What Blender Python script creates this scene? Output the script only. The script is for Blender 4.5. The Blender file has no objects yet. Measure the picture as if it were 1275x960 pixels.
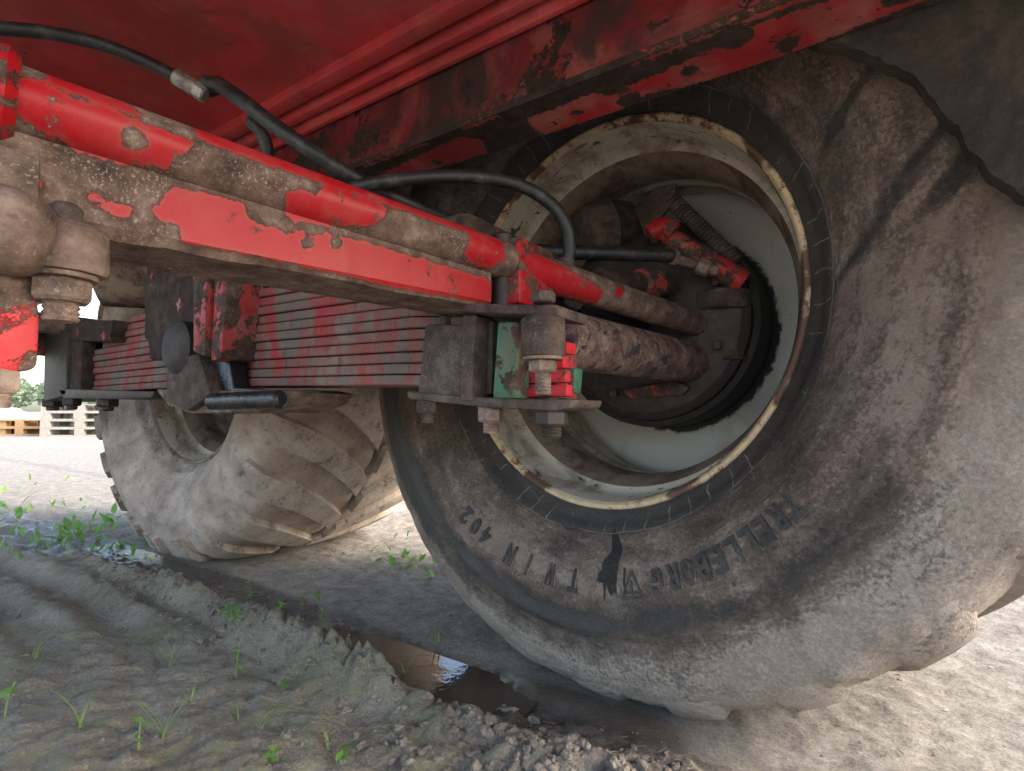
import bpy, bmesh, math, random
import numpy as np
from mathutils import Vector, Matrix
random.seed(7)
rng = np.random.default_rng(11)
R = math.radians
scene = bpy.context.scene
COL = scene.collection

# ------------------------------------------------------------------ camera
CAM = np.array([0.3723, -1.1214, 0.4444])
YAW, PITCH, ROLL = 0.5994, 0.0505, 0.0024
FPX, PW, PH = 669.74, 1275.0, 960.0
_fw = np.array([-math.sin(YAW) * math.cos(PITCH), math.cos(YAW) * math.cos(PITCH), math.sin(PITCH)])
_r0 = np.array([math.cos(YAW), math.sin(YAW), 0.0])
_u0 = np.cross(_r0, _fw)
_rt = _r0 * math.cos(ROLL) + _u0 * math.sin(ROLL)
_up = -_r0 * math.sin(ROLL) + _u0 * math.cos(ROLL)
cam_data = bpy.data.cameras.new("camera")
cam_data.sensor_width = 36.0
cam_data.lens = 36.0 * FPX / PW
cam_data.clip_start = 0.02
cam_data.clip_end = 2000.0
cam = bpy.data.objects.new("camera", cam_data)
COL.objects.link(cam)
cam.matrix_world = Matrix(((_rt[0], _up[0], -_fw[0], CAM[0]), (_rt[1], _up[1], -_fw[1], CAM[1]),
                           (_rt[2], _up[2], -_fw[2], CAM[2]), (0, 0, 0, 1)))
scene.camera = cam

# ------------------------------------------------------------------ sky, sun, exposure
SUN_EL, SUN_AZ = 36.0, 28.0          # azimuth measured from +X towards +Y
world = bpy.data.worlds.new("World")
scene.world = world
world.use_nodes = True
wn = world.node_tree
bg = wn.nodes["Background"]
sky = wn.nodes.new("ShaderNodeTexSky")
sky.sky_type = 'NISHITA'
sky.sun_disc = False
sky.sun_elevation = R(SUN_EL)
sky.sun_rotation = R(90.0 - SUN_AZ)
sky.air_density = 1.2
sky.dust_density = 3.5
sky.ozone_density = 1.0
wn.links.new(sky.outputs[0], bg.inputs[0])
bg.inputs[1].default_value = 0.15
sun_d = bpy.data.lights.new("sun", 'SUN')
sun_d.energy = 1.3
sun_d.angle = R(40.0)
sun_d.color = (1.0, 0.955, 0.90)
sun = bpy.data.objects.new("sun", sun_d)
COL.objects.link(sun)
sd = Vector((math.cos(R(SUN_EL)) * math.cos(R(SUN_AZ)), math.cos(R(SUN_EL)) * math.sin(R(SUN_AZ)), math.sin(R(SUN_EL))))
sun.rotation_euler = (-sd).to_track_quat('-Z', 'Y').to_euler()
vs = scene.view_settings
vs.view_transform = 'Standard'
vs.look = 'None'
vs.gamma = 1.0
vs.use_curve_mapping = False
vs.exposure = 2.72
scene.render.engine = 'CYCLES'
scene.cycles.max_bounces = 8
scene.cycles.diffuse_bounces = 6
scene.cycles.use_denoising = True

# measured points: a photo pixel on a known plane of the place
def on(px, py, axis, val):
    d = _fw + _rt * (px - PW / 2) / FPX - _up * (py - PH / 2) / FPX
    k = 'xyz'.index(axis)
    t = (val - CAM[k]) / d[k]
    return CAM + t * d
def deep(px, py, dist):
    return CAM + dist * (_fw + _rt * (px - PW / 2) / FPX - _up * (py - PH / 2) / FPX)

# ------------------------------------------------------------------ noise for shaping
def _hash(i, j, k, s):
    n = (i * 374761393 + j * 668265263 + k * 2147483647 + s * 974711) & 0xffffffff
    n = ((n ^ (n >> 13)) * 1274126177) & 0xffffffff
    return ((n ^ (n >> 16)) & 0xffff) / 65535.0
def vnoise(p, s=0):
    p = np.asarray(p, float)
    i = np.floor(p).astype(np.int64)
    f = p - i
    f = f * f * (3 - 2 * f)
    out = 0.0
    for a in (0, 1):
        wa = f[..., 0] if a else 1 - f[..., 0]
        for b in (0, 1):
            wb = f[..., 1] if b else 1 - f[..., 1]
            for c in (0, 1):
                wc = f[..., 2] if c else 1 - f[..., 2]
                out = out + wa * wb * wc * _hash(i[..., 0] + a, i[..., 1] + b, i[..., 2] + c, s)
    return out
def fbm(p, scale, octv=4, s=0, gain=0.5):
    p = np.asarray(p, float) * scale
    o, a, t = 0.0, 1.0, 0.0
    for k in range(octv):
        o = o + a * (vnoise(p, s + k * 17) - 0.5)
        t += a
        a *= gain
        p = p * 2.03 + 3.1
    return o / t * 2.0          # about -1..1
def sstep(a, b, x):
    t = np.clip((x - a) / (b - a), 0, 1)
    return t * t * (3 - 2 * t)

# ------------------------------------------------------------------ material helper
class M:
    def __init__(self, name):
        self.m = bpy.data.materials.new(name)
        self.m.use_nodes = True
        self.t = self.m.node_tree
        self.b = self.t.nodes["Principled BSDF"]
        g = self.t.nodes.new("ShaderNodeNewGeometry")
        self.pos = g.outputs["Position"]
        self.nrm = g.outputs["Normal"]
        self.objc = self.t.nodes.new("ShaderNodeTexCoord").outputs["Object"]
    def _set(self, sock, v):
        if hasattr(v, "is_output"):
            self.t.links.new(v, sock)
        elif isinstance(v, (tuple, list)):
            sock.default_value = (*v, 1.0) if len(v) == 3 and len(sock.default_value) == 4 else v
        else:
            sock.default_value = v
    def noise(self, scale, detail=5, rough=0.6, dist=0.0, co=None, stretch=None):
        n = self.t.nodes.new("ShaderNodeTexNoise")
        c = co if co is not None else self.pos
        if stretch:
            mp = self.t.nodes.new("ShaderNodeMapping")
            mp.inputs["Scale"].default_value = stretch
            self.t.links.new(c, mp.inputs["Vector"])
            c = mp.outputs[0]
        self.t.links.new(c, n.inputs["Vector"])
        n.inputs["Scale"].default_value = scale
        n.inputs["Detail"].default_value = detail
        n.inputs["Roughness"].default_value = rough
        n.inputs["Distortion"].default_value = dist
        return n.outputs["Fac"]
    def vor(self, scale, feat='F1', co=None, out="Distance"):
        n = self.t.nodes.new("ShaderNodeTexVoronoi")
        n.feature = feat
        self.t.links.new(co if co is not None else self.pos, n.inputs["Vector"])
        n.inputs["Scale"].default_value = scale
        return n.outputs[out]
    def math(self, op, a, b=0.0, clamp=False):
        n = self.t.nodes.new("ShaderNodeMath")
        n.operation = op
        n.use_clamp = clamp
        self._set(n.inputs[0], a)
        self._set(n.inputs[1], b)
        return n.outputs[0]
    def step(self, x, a, b):
        n = self.t.nodes.new("ShaderNodeMapRange")
        n.interpolation_type = 'SMOOTHSTEP'
        self._set(n.inputs[0], x)
        n.inputs[1].default_value = a
        n.inputs[2].default_value = b
        return n.outputs[0]
    def mix(self, f, a, b):
        n = self.t.nodes.new("ShaderNodeMix")
        n.data_type = 'RGBA'
        self._set(n.inputs[0], f)
        self._set(n.inputs[6], a)
        self._set(n.inputs[7], b)
        return n.outputs[2]
    def fmix(self, f, a, b):
        n = self.t.nodes.new("ShaderNodeMix")
        self._set(n.inputs[0], f)
        self._set(n.inputs[2], a)
        self._set(n.inputs[3], b)
        return n.outputs[0]
    def ramp(self, f, stops):
        n = self.t.nodes.new("ShaderNodeValToRGB")
        self._set(n.inputs[0], f)
        e = n.color_ramp.elements
        while len(e) < len(stops):
            e.new(0.5)
        for el, (p, c) in zip(e, stops):
            el.position = p
            el.color = (*c, 1.0)
        return n.outputs[0]
    def attr(self, name):
        n = self.t.nodes.new("ShaderNodeAttribute")
        n.attribute_name = name
        return n.outputs["Fac"]
    def sep(self, v):
        n = self.t.nodes.new("ShaderNodeSeparateXYZ")
        self.t.links.new(v, n.inputs[0])
        return n.outputs
    def bump(self, h, dist, strength=1.0, prev=None):
        n = self.t.nodes.new("ShaderNodeBump")
        n.inputs["Strength"].default_value = strength
        n.inputs["Distance"].default_value = dist
        self._set(n.inputs["Height"], h)
        if prev is not None:
            self.t.links.new(prev, n.inputs["Normal"])
        return n.outputs[0]
    def out(self, col, rough=0.7, normal=None, metal=0.0, spec=None):
        self._set(self.b.inputs["Base Color"], col)
        self._set(self.b.inputs["Roughness"], rough)
        self._set(self.b.inputs["Metallic"], metal)
        if spec is not None:
            self.b.inputs["Specular IOR Level"].default_value = spec
        if normal is not None:
            self.t.links.new(normal, self.b.inputs["Normal"])
        return self.m

RED = (0.33, 0.007, 0.013)
RED2 = (0.52, 0.045, 0.045)
def rust_colour(m, k=1.0):
    n = m.noise(38, 8, 0.72)
    g = m.noise(420, 3, 0.7)
    c = m.ramp(n, [(0.32, (0.035 * k, 0.024 * k, 0.020 * k)), (0.47, (0.105 * k, 0.066 * k, 0.052 * k)), (0.59, (0.17 * k, 0.118 * k, 0.095 * k)), (0.76, (0.29 * k, 0.24 * k, 0.20 * k))])
    s = m.math('MULTIPLY', m.step(g, 0.55, 0.66), m.step(m.noise(12, 5, 0.7), 0.40, 0.62))
    return m.mix(m.math('MULTIPLY', s, 0.55), c, (0.42 * k, 0.375 * k, 0.29 * k)), g, n

def mat_worn_paint(name, use_attr, amount=0.5, paint=RED, dusty=0.25, k=1.0, soot=0.0, rough_scale=30):
    """red paint flaking off rust, with dust; where the paint still holds comes from the traced patches or from noise"""
    m = M(name)
    rc, g, n = rust_colour(m, k)
    e = m.noise(95, 8, 0.75)
    e2 = m.noise(rough_scale, 6, 0.65, 0.4)
    if use_attr:
        base = m.attr("paint")                        # 0.5 on the patch edge
        v = m.math('ADD', base, m.math('MULTIPLY', m.math('SUBTRACT', e, 0.5), 0.95))
        chips = m.step(m.noise(48, 8, 0.75, 0.2), 0.605, 0.63)
        v = m.math('SUBTRACT', v, m.math('MULTIPLY', chips, 0.62))
        mask = m.step(v, 0.49, 0.52)
    else:
        v = m.math('ADD', m.math('MULTIPLY', e2, 0.75), m.math('MULTIPLY', e, 0.25))
        mask = m.step(v, 1.0 - amount - 0.012, 1.0 - amount + 0.012)
        base = v
    d = m.noise(16, 5, 0.6)
    pc = m.mix(m.math('MULTIPLY', m.step(d, 0.42, 0.68), dusty), paint, (0.36, 0.16, 0.13))
    scr = m.step(m.noise(26, 6, 0.75, 0.3, stretch=(1.0, 1.0, 0.25)), 0.50, 0.72)
    pc = m.mix(m.math('MULTIPLY', scr, 0.30), pc, (0.30, 0.055, 0.055))
    lite = m.step(m.noise(9, 4, 0.6), 0.5, 0.7)
    pc = m.mix(m.math('MULTIPLY', lite, 0.22), pc, (0.38, 0.026, 0.030))
    film = m.math('MULTIPLY', m.step(m.noise(34, 8, 0.8), 0.50, 0.75), m.step(m.noise(5, 4, 0.6), 0.42, 0.66))
    pc = m.mix(m.math('MULTIPLY', film, 0.5), pc, (0.27, 0.18, 0.15))
    fine = m.noise(700, 2, 0.5)
    pc = m.mix(m.math('MULTIPLY', m.step(fine, 0.55, 0.8), 0.10), pc, (0.3, 0.22, 0.18))
    if use_attr:
        fade = m.math('SUBTRACT', 1.0, m.step(v, 0.53, 0.72))
        pc = m.mix(m.math('MULTIPLY', fade, 0.45), pc, (0.26, 0.075, 0.06))
        near_e = m.step(v, 0.30, 0.49)
        rc = m.mix(m.math('MULTIPLY', near_e, 0.55), rc, (0.060, 0.034, 0.026))
    col = m.mix(mask, rc, pc)
    if soot:
        sm = m.step(m.noise(7, 6, 0.7, 0.5), 0.42, 0.60)
        col = m.mix(m.math('MULTIPLY', sm, soot), col, (0.035, 0.026, 0.024))
    h = m.math('ADD', m.math('MULTIPLY', mask, 1.0), m.math('MULTIPLY', m.math('MULTIPLY', g, m.math('SUBTRACT', 1.0, mask)), 0.9))
    nb = m.bump(h, 0.0012, 0.8)
    rgh = m.fmix(mask, 0.88, m.fmix(m.math('ADD', film, m.math('MULTIPLY', scr, 0.4), True), 0.36, 0.75))
    return m.out(col, rgh, nb, 0.0, 0.22)

MAT = {}
MAT['beam'] = mat_worn_paint("red paint peeling off rust", True, dusty=0.12)
MAT['flange'] = mat_worn_paint("red paint left on a muddy flange", True, dusty=0.7, k=0.30, soot=0.35, paint=(0.36, 0.02, 0.028))
MAT['red_worn'] = mat_worn_paint("worn red paint", False, 0.50, dusty=0.35, k=0.55)
MAT['red_dirty'] = mat_worn_paint("dirty red paint", False, 0.40, paint=(0.42, 0.02, 0.03), dusty=0.5, k=0.4, soot=0.7, rough_scale=18)
MAT['floor_red'] = mat_worn_paint("red painted underside", False, 0.66, paint=(0.46, 0.048, 0.052), dusty=0.3, k=0.4, soot=0.35, rough_scale=5)
MAT['web_red'] = mat_worn_paint("sooty red rail", False, 0.55, paint=(0.15, 0.016, 0.020), dusty=0.3, k=0.2, soot=0.95, rough_scale=10)
MAT['red_little'] = mat_worn_paint("rust with a little red left", False, 0.43, paint=(0.48, 0.02, 0.03), dusty=0.3, k=0.9, rough_scale=14)
MAT['red_dull'] = mat_worn_paint("dull red paint", False, 0.50, paint=(0.36, 0.025, 0.032), dusty=0.75, k=0.6, soot=0.3, rough_scale=26)
m = M("dusty leaf spring paint")
rc, g, n = rust_colour(m, 0.75)
pt = m.noise(13, 7, 0.7, 0.4, stretch=(1.6, 1.0, 0.7))
c = m.mix(m.step(pt, 0.43, 0.58), m.mix(m.step(m.noise(8, 5, 0.7), 0.4, 0.65), (0.115, 0.095, 0.078), (0.19, 0.138, 0.112)), (0.24, 0.050, 0.045))
c = m.mix(m.step(pt, 0.60, 0.625), c, (0.32, 0.020, 0.026))
c = m.mix(m.step(m.noise(17, 6, 0.7, 0.5), 0.60, 0.65), c, (0.075, 0.115, 0.078))
c = m.mix(m.math('MULTIPLY', m.step(m.noise(30, 6, 0.75, 0.2, stretch=(2.2, 1.0, 0.5)), 0.56, 0.66), 0.8), c, (0.06, 0.045, 0.038))
MAT['leaf_red'] = m.out(c, 0.85, m.bump(m.math('ADD', m.math('MULTIPLY', g, 0.6), pt), 0.002, 0.8))
MAT['leaf_end'] = mat_worn_paint("leaf ends bright red", False, 0.56, paint=(0.50, 0.02, 0.03), dusty=0.15, k=0.6, rough_scale=60)
MAT['green'] = mat_worn_paint("green paint on steel", False, 0.52, paint=(0.040, 0.135, 0.080), dusty=0.1, k=0.6, rough_scale=45)

def mat_rust(name, k, mudamt=0.3, rough=0.85):
    m = M(name)
    rc, g, n = rust_colour(m, k)
    md = m.step(m.noise(14, 6, 0.65), 0.62 - mudamt * 0.4, 0.70 - mudamt * 0.2)
    col = m.mix(m.math('MULTIPLY', md, 0.7), rc, (0.26 * k, 0.20 * k, 0.155 * k))
    nb = m.bump(m.math('ADD', m.math('MULTIPLY', g, 0.5), n), 0.0016, 0.8)
    return m.out(col, rough, nb)
MAT['rust'] = mat_rust("brown rusted steel", 1.0)
MAT['rust_dark'] = mat_rust("dark rusted steel", 0.5, 0.25)
MAT['rust_black'] = mat_rust("greasy blackened steel", 0.22, 0.1, 0.6)
MAT['drum'] = mat_rust("oily black brake iron", 0.09, 0.05, 0.75)
MAT['rust_pale'] = mat_rust("grey brown bolt steel", 1.35, 0.2, 0.6)
MAT['cyl'] = mat_worn_paint("grey cylinder with flaking dark paint", False, 0.46, paint=(0.035, 0.037, 0.048), dusty=0.3, k=1.15, rough_scale=50)

MAT['rust_black'].name = 'greasy blackened steel'
m = M("glossy black grease")
MAT['grease'] = m.out(m.ramp(m.noise(30, 5), [(0.35, (0.006, 0.006, 0.008)), (0.7, (0.03, 0.028, 0.03))]), m.fmix(m.noise(40, 4), 0.12, 0.5), m.bump(m.noise(60, 5), 0.004, 0.7))
m = M("black hose rubber")
dst = m.step(m.noise(60, 6, 0.7), 0.48, 0.7)
MAT['hose'] = m.out(m.mix(m.math('MULTIPLY', dst, 0.45), (0.012, 0.013, 0.015), (0.10, 0.095, 0.09)), 0.48, m.bump(m.noise(500, 3), 0.0006, 0.5))
m = M("zinc plated coupling")
MAT['zinc'] = m.out(m.ramp(m.noise(60, 5), [(0.35, (0.16, 0.15, 0.14)), (0.65, (0.42, 0.41, 0.38))]), 0.5, m.bump(m.noise(300, 3), 0.0005, 0.5), 0.6)

# tyre: black rubber under dried mud; "mud" is the thickness laid down on the mesh
def mat_tyre(name, lines, lift=1.0):
    m = M(name)
    a = m.attr("mud")
    so = m.sep(m.objc)
    rad_ = m.math('SQRT', m.math('ADD', m.math('MULTIPLY', so[0], so[0]), m.math('MULTIPLY', so[2], so[2])))
    cmb = m.t.nodes.new("ShaderNodeCombineXYZ")
    skew = m.math('MULTIPLY', rad_, 0.55)
    m._set(cmb.inputs[0], m.math('ADD', m.math('MULTIPLY', m.math('ARCTAN2', so[0], so[2]), 0.15), skew))
    m._set(cmb.inputs[1], m.math('MULTIPLY', rad_, 1.0))
    m._set(cmb.inputs[2], so[1])
    pol = cmb.outputs[0]
    n1 = m.math('ADD', m.math('MULTIPLY', m.noise(20, 10, 0.74, 0.3), 0.45), m.math('MULTIPLY', m.noise(40, 10, 0.74, 0.3, co=pol), 0.55))
    n2 = m.noise(190, 8, 0.78)
    v = m.math('ADD', a, m.math('ADD', m.math('MULTIPLY', m.math('SUBTRACT', n1, 0.5), 1.7), m.math('MULTIPLY', m.math('SUBTRACT', n2, 0.5), 1.1)))
    mask = m.step(v, 0.20, 0.80)
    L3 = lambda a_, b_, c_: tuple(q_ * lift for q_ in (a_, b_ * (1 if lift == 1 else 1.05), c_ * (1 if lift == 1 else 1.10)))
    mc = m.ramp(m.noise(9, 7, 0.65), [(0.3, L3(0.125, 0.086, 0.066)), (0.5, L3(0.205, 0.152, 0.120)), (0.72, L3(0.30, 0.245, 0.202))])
    mc = m.mix(m.math('MULTIPLY', m.step(n2, 0.5, 0.7), 0.35), mc, (0.38, 0.335, 0.29))
    mc = m.mix(m.math('MULTIPLY', m.step(m.noise(60, 7, 0.75), 0.54, 0.66), 0.65), mc, (0.12, 0.085, 0.065))
    rub = m.ramp(n1, [(0.35, (0.026, 0.024, 0.024)), (0.65, (0.066, 0.058, 0.052))])
    mc = m.mix(m.math('MULTIPLY', m.step(m.math('ADD', m.attr('lit_crust'), m.math('MULTIPLY', m.math('SUBTRACT', n1, 0.5), 1.2)), 0.25, 0.80), 0.62), mc, m.mix(m.step(n2, 0.3, 0.7), (0.19, 0.155, 0.128), (0.40, 0.355, 0.305)))  # pale mud crust, with the light on the low shoulder mixed in
    col = m.mix(mask, rub, mc)
    stn = m.step(m.math('ADD', m.attr('stain'), m.math('MULTIPLY', m.math('SUBTRACT', n1, 0.5), 0.9)), 0.40, 0.55)
    col = m.mix(m.math('MULTIPLY', stn, 0.92), col, (0.012, 0.011, 0.012))
    h = m.math('ADD', m.math('MULTIPLY', mask, 0.9), m.math('ADD', m.math('MULTIPLY', n2, 0.55), m.math('MULTIPLY', m.noise(60, 6, 0.7, 0.6), 0.9)))
    if lines:
        s = m.sep(m.objc)
        r = m.math('SQRT', m.math('ADD', m.math('MULTIPLY', s[0], s[0]), m.math('MULTIPLY', s[2], s[2])))
        ang = m.math('ARCTAN2', s[0], s[2])
        wob = m.math('MULTIPLY', m.math('SUBTRACT', m.noise(14, 3), 0.5), 0.9)
        fr = m.math('FRACT', m.math('ADD', m.math('MULTIPLY', ang, 60 / (2 * math.pi)), wob))
        line = m.math('LESS_THAN', fr, 0.055)
        inr = m.math('MULTIPLY', m.math('GREATER_THAN', r, 0.350), m.math('LESS_THAN', r, 0.376))
        keep = m.step(m.noise(20, 3), 0.42, 0.55)
        f = m.math('MULTIPLY', m.math('MULTIPLY', line, inr), m.math('MULTIPLY', keep, 0.55))
        ringl = m.math('LESS_THAN', m.math('ABSOLUTE', m.math('SUBTRACT', r, m.math('ADD', 0.3775, m.math('MULTIPLY', m.math('SUBTRACT', m.noise(18, 4), 0.5), 0.010)))), 0.0009)
        f = m.math('MAXIMUM', f, m.math('MULTIPLY', ringl, m.math('MULTIPLY', keep, 0.5)))
        col = m.mix(f, col, (0.33, 0.29, 0.24))
    nb = m.bump(h, 0.0055, 0.9)
    return m.out(col, m.fmix(mask, 0.62, 0.93), nb)
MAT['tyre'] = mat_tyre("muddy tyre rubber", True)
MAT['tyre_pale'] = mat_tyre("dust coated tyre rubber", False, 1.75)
def mat_lug(name, lift):
    m = M(name)
    n1 = m.noise(18, 8, 0.7, 0.3)
    n2 = m.noise(150, 6, 0.7)
    mask = m.step(m.math('ADD', n1, m.math('MULTIPLY', m.math('SUBTRACT', n2, 0.5), 0.5)), 0.30, 0.46)
    mc = m.ramp(m.noise(9, 7, 0.65), [(0.3, tuple(q_ * lift for q_ in (0.165, 0.132, 0.108))), (0.5, tuple(q_ * lift for q_ in (0.255, 0.212, 0.178))), (0.72, tuple(q_ * lift for q_ in (0.345, 0.30, 0.258)))])
    mc = m.mix(m.math('MULTIPLY', m.step(m.noise(60, 7, 0.75), 0.54, 0.66), 0.6), mc, (0.12, 0.085, 0.065))
    return m.out(m.mix(mask, (0.09, 0.078, 0.068), mc), 0.92, m.bump(m.math('ADD', n2, m.math('MULTIPLY', m.noise(50, 6), 1.3)), 0.005, 0.9))
MAT['lug'] = mat_lug("mud coated tread lug", 1.15)
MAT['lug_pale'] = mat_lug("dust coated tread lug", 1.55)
m = M("moulded tyre lettering")
lc = m.ramp(m.math('ADD', m.math('MULTIPLY', m.noise(70, 7, 0.7), 0.6), m.math('MULTIPLY', m.noise(14, 4), 0.4)), [(0.42, (0.020, 0.019, 0.019)), (0.58, (0.050, 0.044, 0.040)), (0.72, (0.15, 0.122, 0.104))])
lc = m.mix(m.step(m.math('ADD', m.attr('foot'), m.math('MULTIPLY', m.math('SUBTRACT', m.noise(120, 5, 0.7), 0.5), 0.6)), 0.25, 0.55), lc, (0.27, 0.22, 0.185))  # mud at the letter foot, paled to paint in lit edges
MAT['letter'] = m.out(lc, 0.8, m.bump(m.noise(160, 5), 0.0015, 0.8))

# rim: cream white paint, rust along the lip, brown dirt inside
def mat_rim(name, lip):
    m = M(name)
    dirt = m.step(m.noise(9, 7, 0.7, 0.6), 0.44, 0.62)
    white = m.mix(m.math('MULTIPLY', dirt, 0.85), (0.54, 0.49, 0.41), (0.21, 0.155, 0.11))
    spots = m.step(m.noise(75, 5, 0.75), 0.635, 0.665)
    white = m.mix(spots, white, (0.05, 0.035, 0.03))
    black = m.step(m.noise(20, 6, 0.7, 0.8, stretch=(1.0, 2.5, 1.0)), 0.60, 0.63)
    white = m.mix(m.math('MULTIPLY', black, 0.9), white, (0.035, 0.028, 0.025))
    if lip:
        rr = m.noise(48, 8, 0.78)
        white = m.mix(m.step(rr, 0.40, 0.62), (0.62, 0.47, 0.27), (0.45, 0.36, 0.27))
        white = m.mix(m.step(m.math('ADD', m.math('MULTIPLY', m.noise(38, 8, 0.8), 0.6), m.math('MULTIPLY', m.noise(7, 3, 0.6), 0.4)), 0.52, 0.56), white, (0.15, 0.068, 0.034))
        white = m.mix(m.step(m.noise(8, 3, 0.6), 0.54, 0.60), white, (0.11, 0.06, 0.04))
    return m.out(white, 0.7, m.bump(m.math('ADD', m.noise(180, 5, 0.7), m.noise(30, 5)), 0.002, 0.6))
MAT['rim'] = mat_rim("dirty white rim paint", False)
MAT['well'] = mat_rust("shaded brown dirt of the rim well", 1.0, 0.6)  # brown dirt, darkened for the shade deep in the barrel
MAT['lip'] = mat_rim("rusty cream rim lip", True)
m = M("grey white wheel disc")
dd = m.step(m.noise(6, 6, 0.65, 0.4), 0.50, 0.66)
c = m.mix(m.math('MULTIPLY', dd, 0.5), (0.47, 0.47, 0.44), (0.24, 0.22, 0.19))
c = m.mix(m.step(m.noise(60, 5, 0.7), 0.66, 0.69), c, (0.08, 0.065, 0.055))
s = m.sep(m.objc)
rad = m.math('SQRT', m.math('ADD', m.math('MULTIPLY', s[0], s[0]), m.math('MULTIPLY', s[2], s[2])))
edge = m.math('ADD', rad, m.math('MULTIPLY', m.math('SUBTRACT', m.noise(45, 7, 0.75), 0.5), 0.035))
c = m.mix(m.math('SUBTRACT', 1.0, m.step(edge, 0.208, 0.216)), c, (0.016, 0.014, 0.014))    # old grease spray round the drum
MAT['disc'] = m.out(c, 0.6, m.bump(m.noise(120, 4), 0.001, 0.5))

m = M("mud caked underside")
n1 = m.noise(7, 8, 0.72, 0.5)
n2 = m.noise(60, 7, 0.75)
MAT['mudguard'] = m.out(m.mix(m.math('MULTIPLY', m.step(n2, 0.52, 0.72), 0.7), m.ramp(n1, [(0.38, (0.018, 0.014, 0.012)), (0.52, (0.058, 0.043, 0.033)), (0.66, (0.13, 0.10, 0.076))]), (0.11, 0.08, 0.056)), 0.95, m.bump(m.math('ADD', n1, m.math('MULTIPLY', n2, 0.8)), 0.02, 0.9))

# ground
m = M("churned mud")
wet, dry_lit, grn = m.attr("wet"), m.attr("dry_lit"), m.attr("moss")
n1 = m.noise(2.2, 7, 0.65, 0.3)
n2 = m.noise(24, 8, 0.72)
n3 = m.noise(210, 6, 0.75)
soil = m.ramp(m.math('ADD', m.math('MULTIPLY', n1, 0.25), m.math('ADD', m.math('MULTIPLY', n2, 0.35), m.math('MULTIPLY', n3, 0.40))), [(0.37, (0.068, 0.053, 0.040)), (0.48, (0.235, 0.197, 0.153)), (0.60, (0.41, 0.365, 0.30))])
pale = m.ramp(m.math('ADD', m.math('MULTIPLY', n2, 0.5), m.math('MULTIPLY', n3, 0.5)), [(0.38, (0.072, 0.060, 0.050)), (0.5, (0.160, 0.142, 0.122)), (0.62, (0.265, 0.243, 0.217))])  # darker tone for open ground, holding strong light down in the colour
c = m.mix(dry_lit, soil, pale)
gm = m.math('MULTIPLY', grn, m.step(m.math('ADD', m.math('MULTIPLY', n2, 0.6), m.math('MULTIPLY', m.noise(6, 5), 0.4)), 0.42, 0.60))
c = m.mix(m.math('MULTIPLY', gm, 0.62), c, (0.135, 0.140, 0.062))
wm = m.step(m.math('ADD', wet, m.math('MULTIPLY', m.math('SUBTRACT', n2, 0.5), 0.7)), 0.40, 0.62)
c = m.mix(m.math('MULTIPLY', wm, 0.8), c, (0.062, 0.047, 0.036))
c = m.mix(m.math('MULTIPLY', m.step(m.vor(95), 0.18, 0.08), 0.0), c, (0.3, 0.3, 0.3))
nb = m.bump(m.math('ADD', m.math('MULTIPLY', n2, 1.0), m.math('MULTIPLY', n3, 0.7)), 0.013, 0.9)
nb = m.bump(m.noise(650, 3, 0.6), 0.0016, 0.7, nb)
MAT['ground'] = m.out(c, m.fmix(wm, 0.95, 0.22), nb)
m = M("dried mud clod")
n2 = m.noise(90, 7, 0.75)
MAT['clod'] = m.out(m.ramp(m.math('ADD', m.math('MULTIPLY', n2, 0.5), m.math('MULTIPLY', m.noise(8, 4), 0.5)), [(0.36, (0.072, 0.056, 0.043)), (0.5, (0.165, 0.135, 0.106)), (0.64, (0.28, 0.24, 0.195))]), 0.95, m.bump(n2, 0.006, 0.9))
m = M("muddy water")
MAT['water'] = m.out((0.05, 0.038, 0.028), 0.03, m.bump(m.noise(28, 4), 0.0016, 0.5), 0.0, 0.6)

def mat_leaf(name, c1, c2):
    m = M(name)
    m.out(m.mix(m.noise(60, 4), c1, c2), 0.55)
    b = m.b
    b.inputs["Subsurface Weight"].default_value = 0.0
    tr = m.t.nodes.new("ShaderNodeBsdfTranslucent")
    m.t.links.new(b.inputs["Base Color"].links[0].from_socket, tr.inputs[0])
    mx = m.t.nodes.new("ShaderNodeMixShader")
    mx.inputs[0].default_value = 0.4
    o = [n for n in m.t.nodes if n.type == 'OUTPUT_MATERIAL'][0]
    m.t.links.new(b.outputs[0], mx.inputs[1])
    m.t.links.new(tr.outputs[0], mx.inputs[2])
    m.t.links.new(mx.outputs[0], o.inputs[0])
    return m.m
MAT['leaf'] = mat_leaf("fresh green leaf", (0.10, 0.23, 0.04), (0.18, 0.32, 0.075))
MAT['grass'] = mat_leaf("yellow green grass blade", (0.14, 0.24, 0.055), (0.24, 0.34, 0.11))
MAT['treeleaf'] = mat_leaf("haze tinted tree foliage", (0.16, 0.22, 0.13), (0.22, 0.28, 0.18))  # lighter than real leaves: distance haze put into the colour
m = M("pallet wood orange")
MAT['wood'] = m.out(m.ramp(m.noise(6, 5, stretch=(1, 8, 8)), [(0.3, (0.30, 0.16, 0.07)), (0.7, (0.45, 0.27, 0.13))]), 0.85)
m = M("pallet wood weathered")
MAT['wood_grey'] = m.out(m.ramp(m.noise(6, 5, stretch=(1, 8, 8)), [(0.3, (0.17, 0.155, 0.135)), (0.7, (0.29, 0.27, 0.24))]), 0.85)
m = M("pale gravel heap")
MAT['heap'] = m.out(m.ramp(m.noise(5, 6, 0.7), [(0.35, (0.25, 0.24, 0.23)), (0.65, (0.48, 0.47, 0.45))]), 0.95, m.bump(m.noise(9, 6), 0.1, 0.8))

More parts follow.
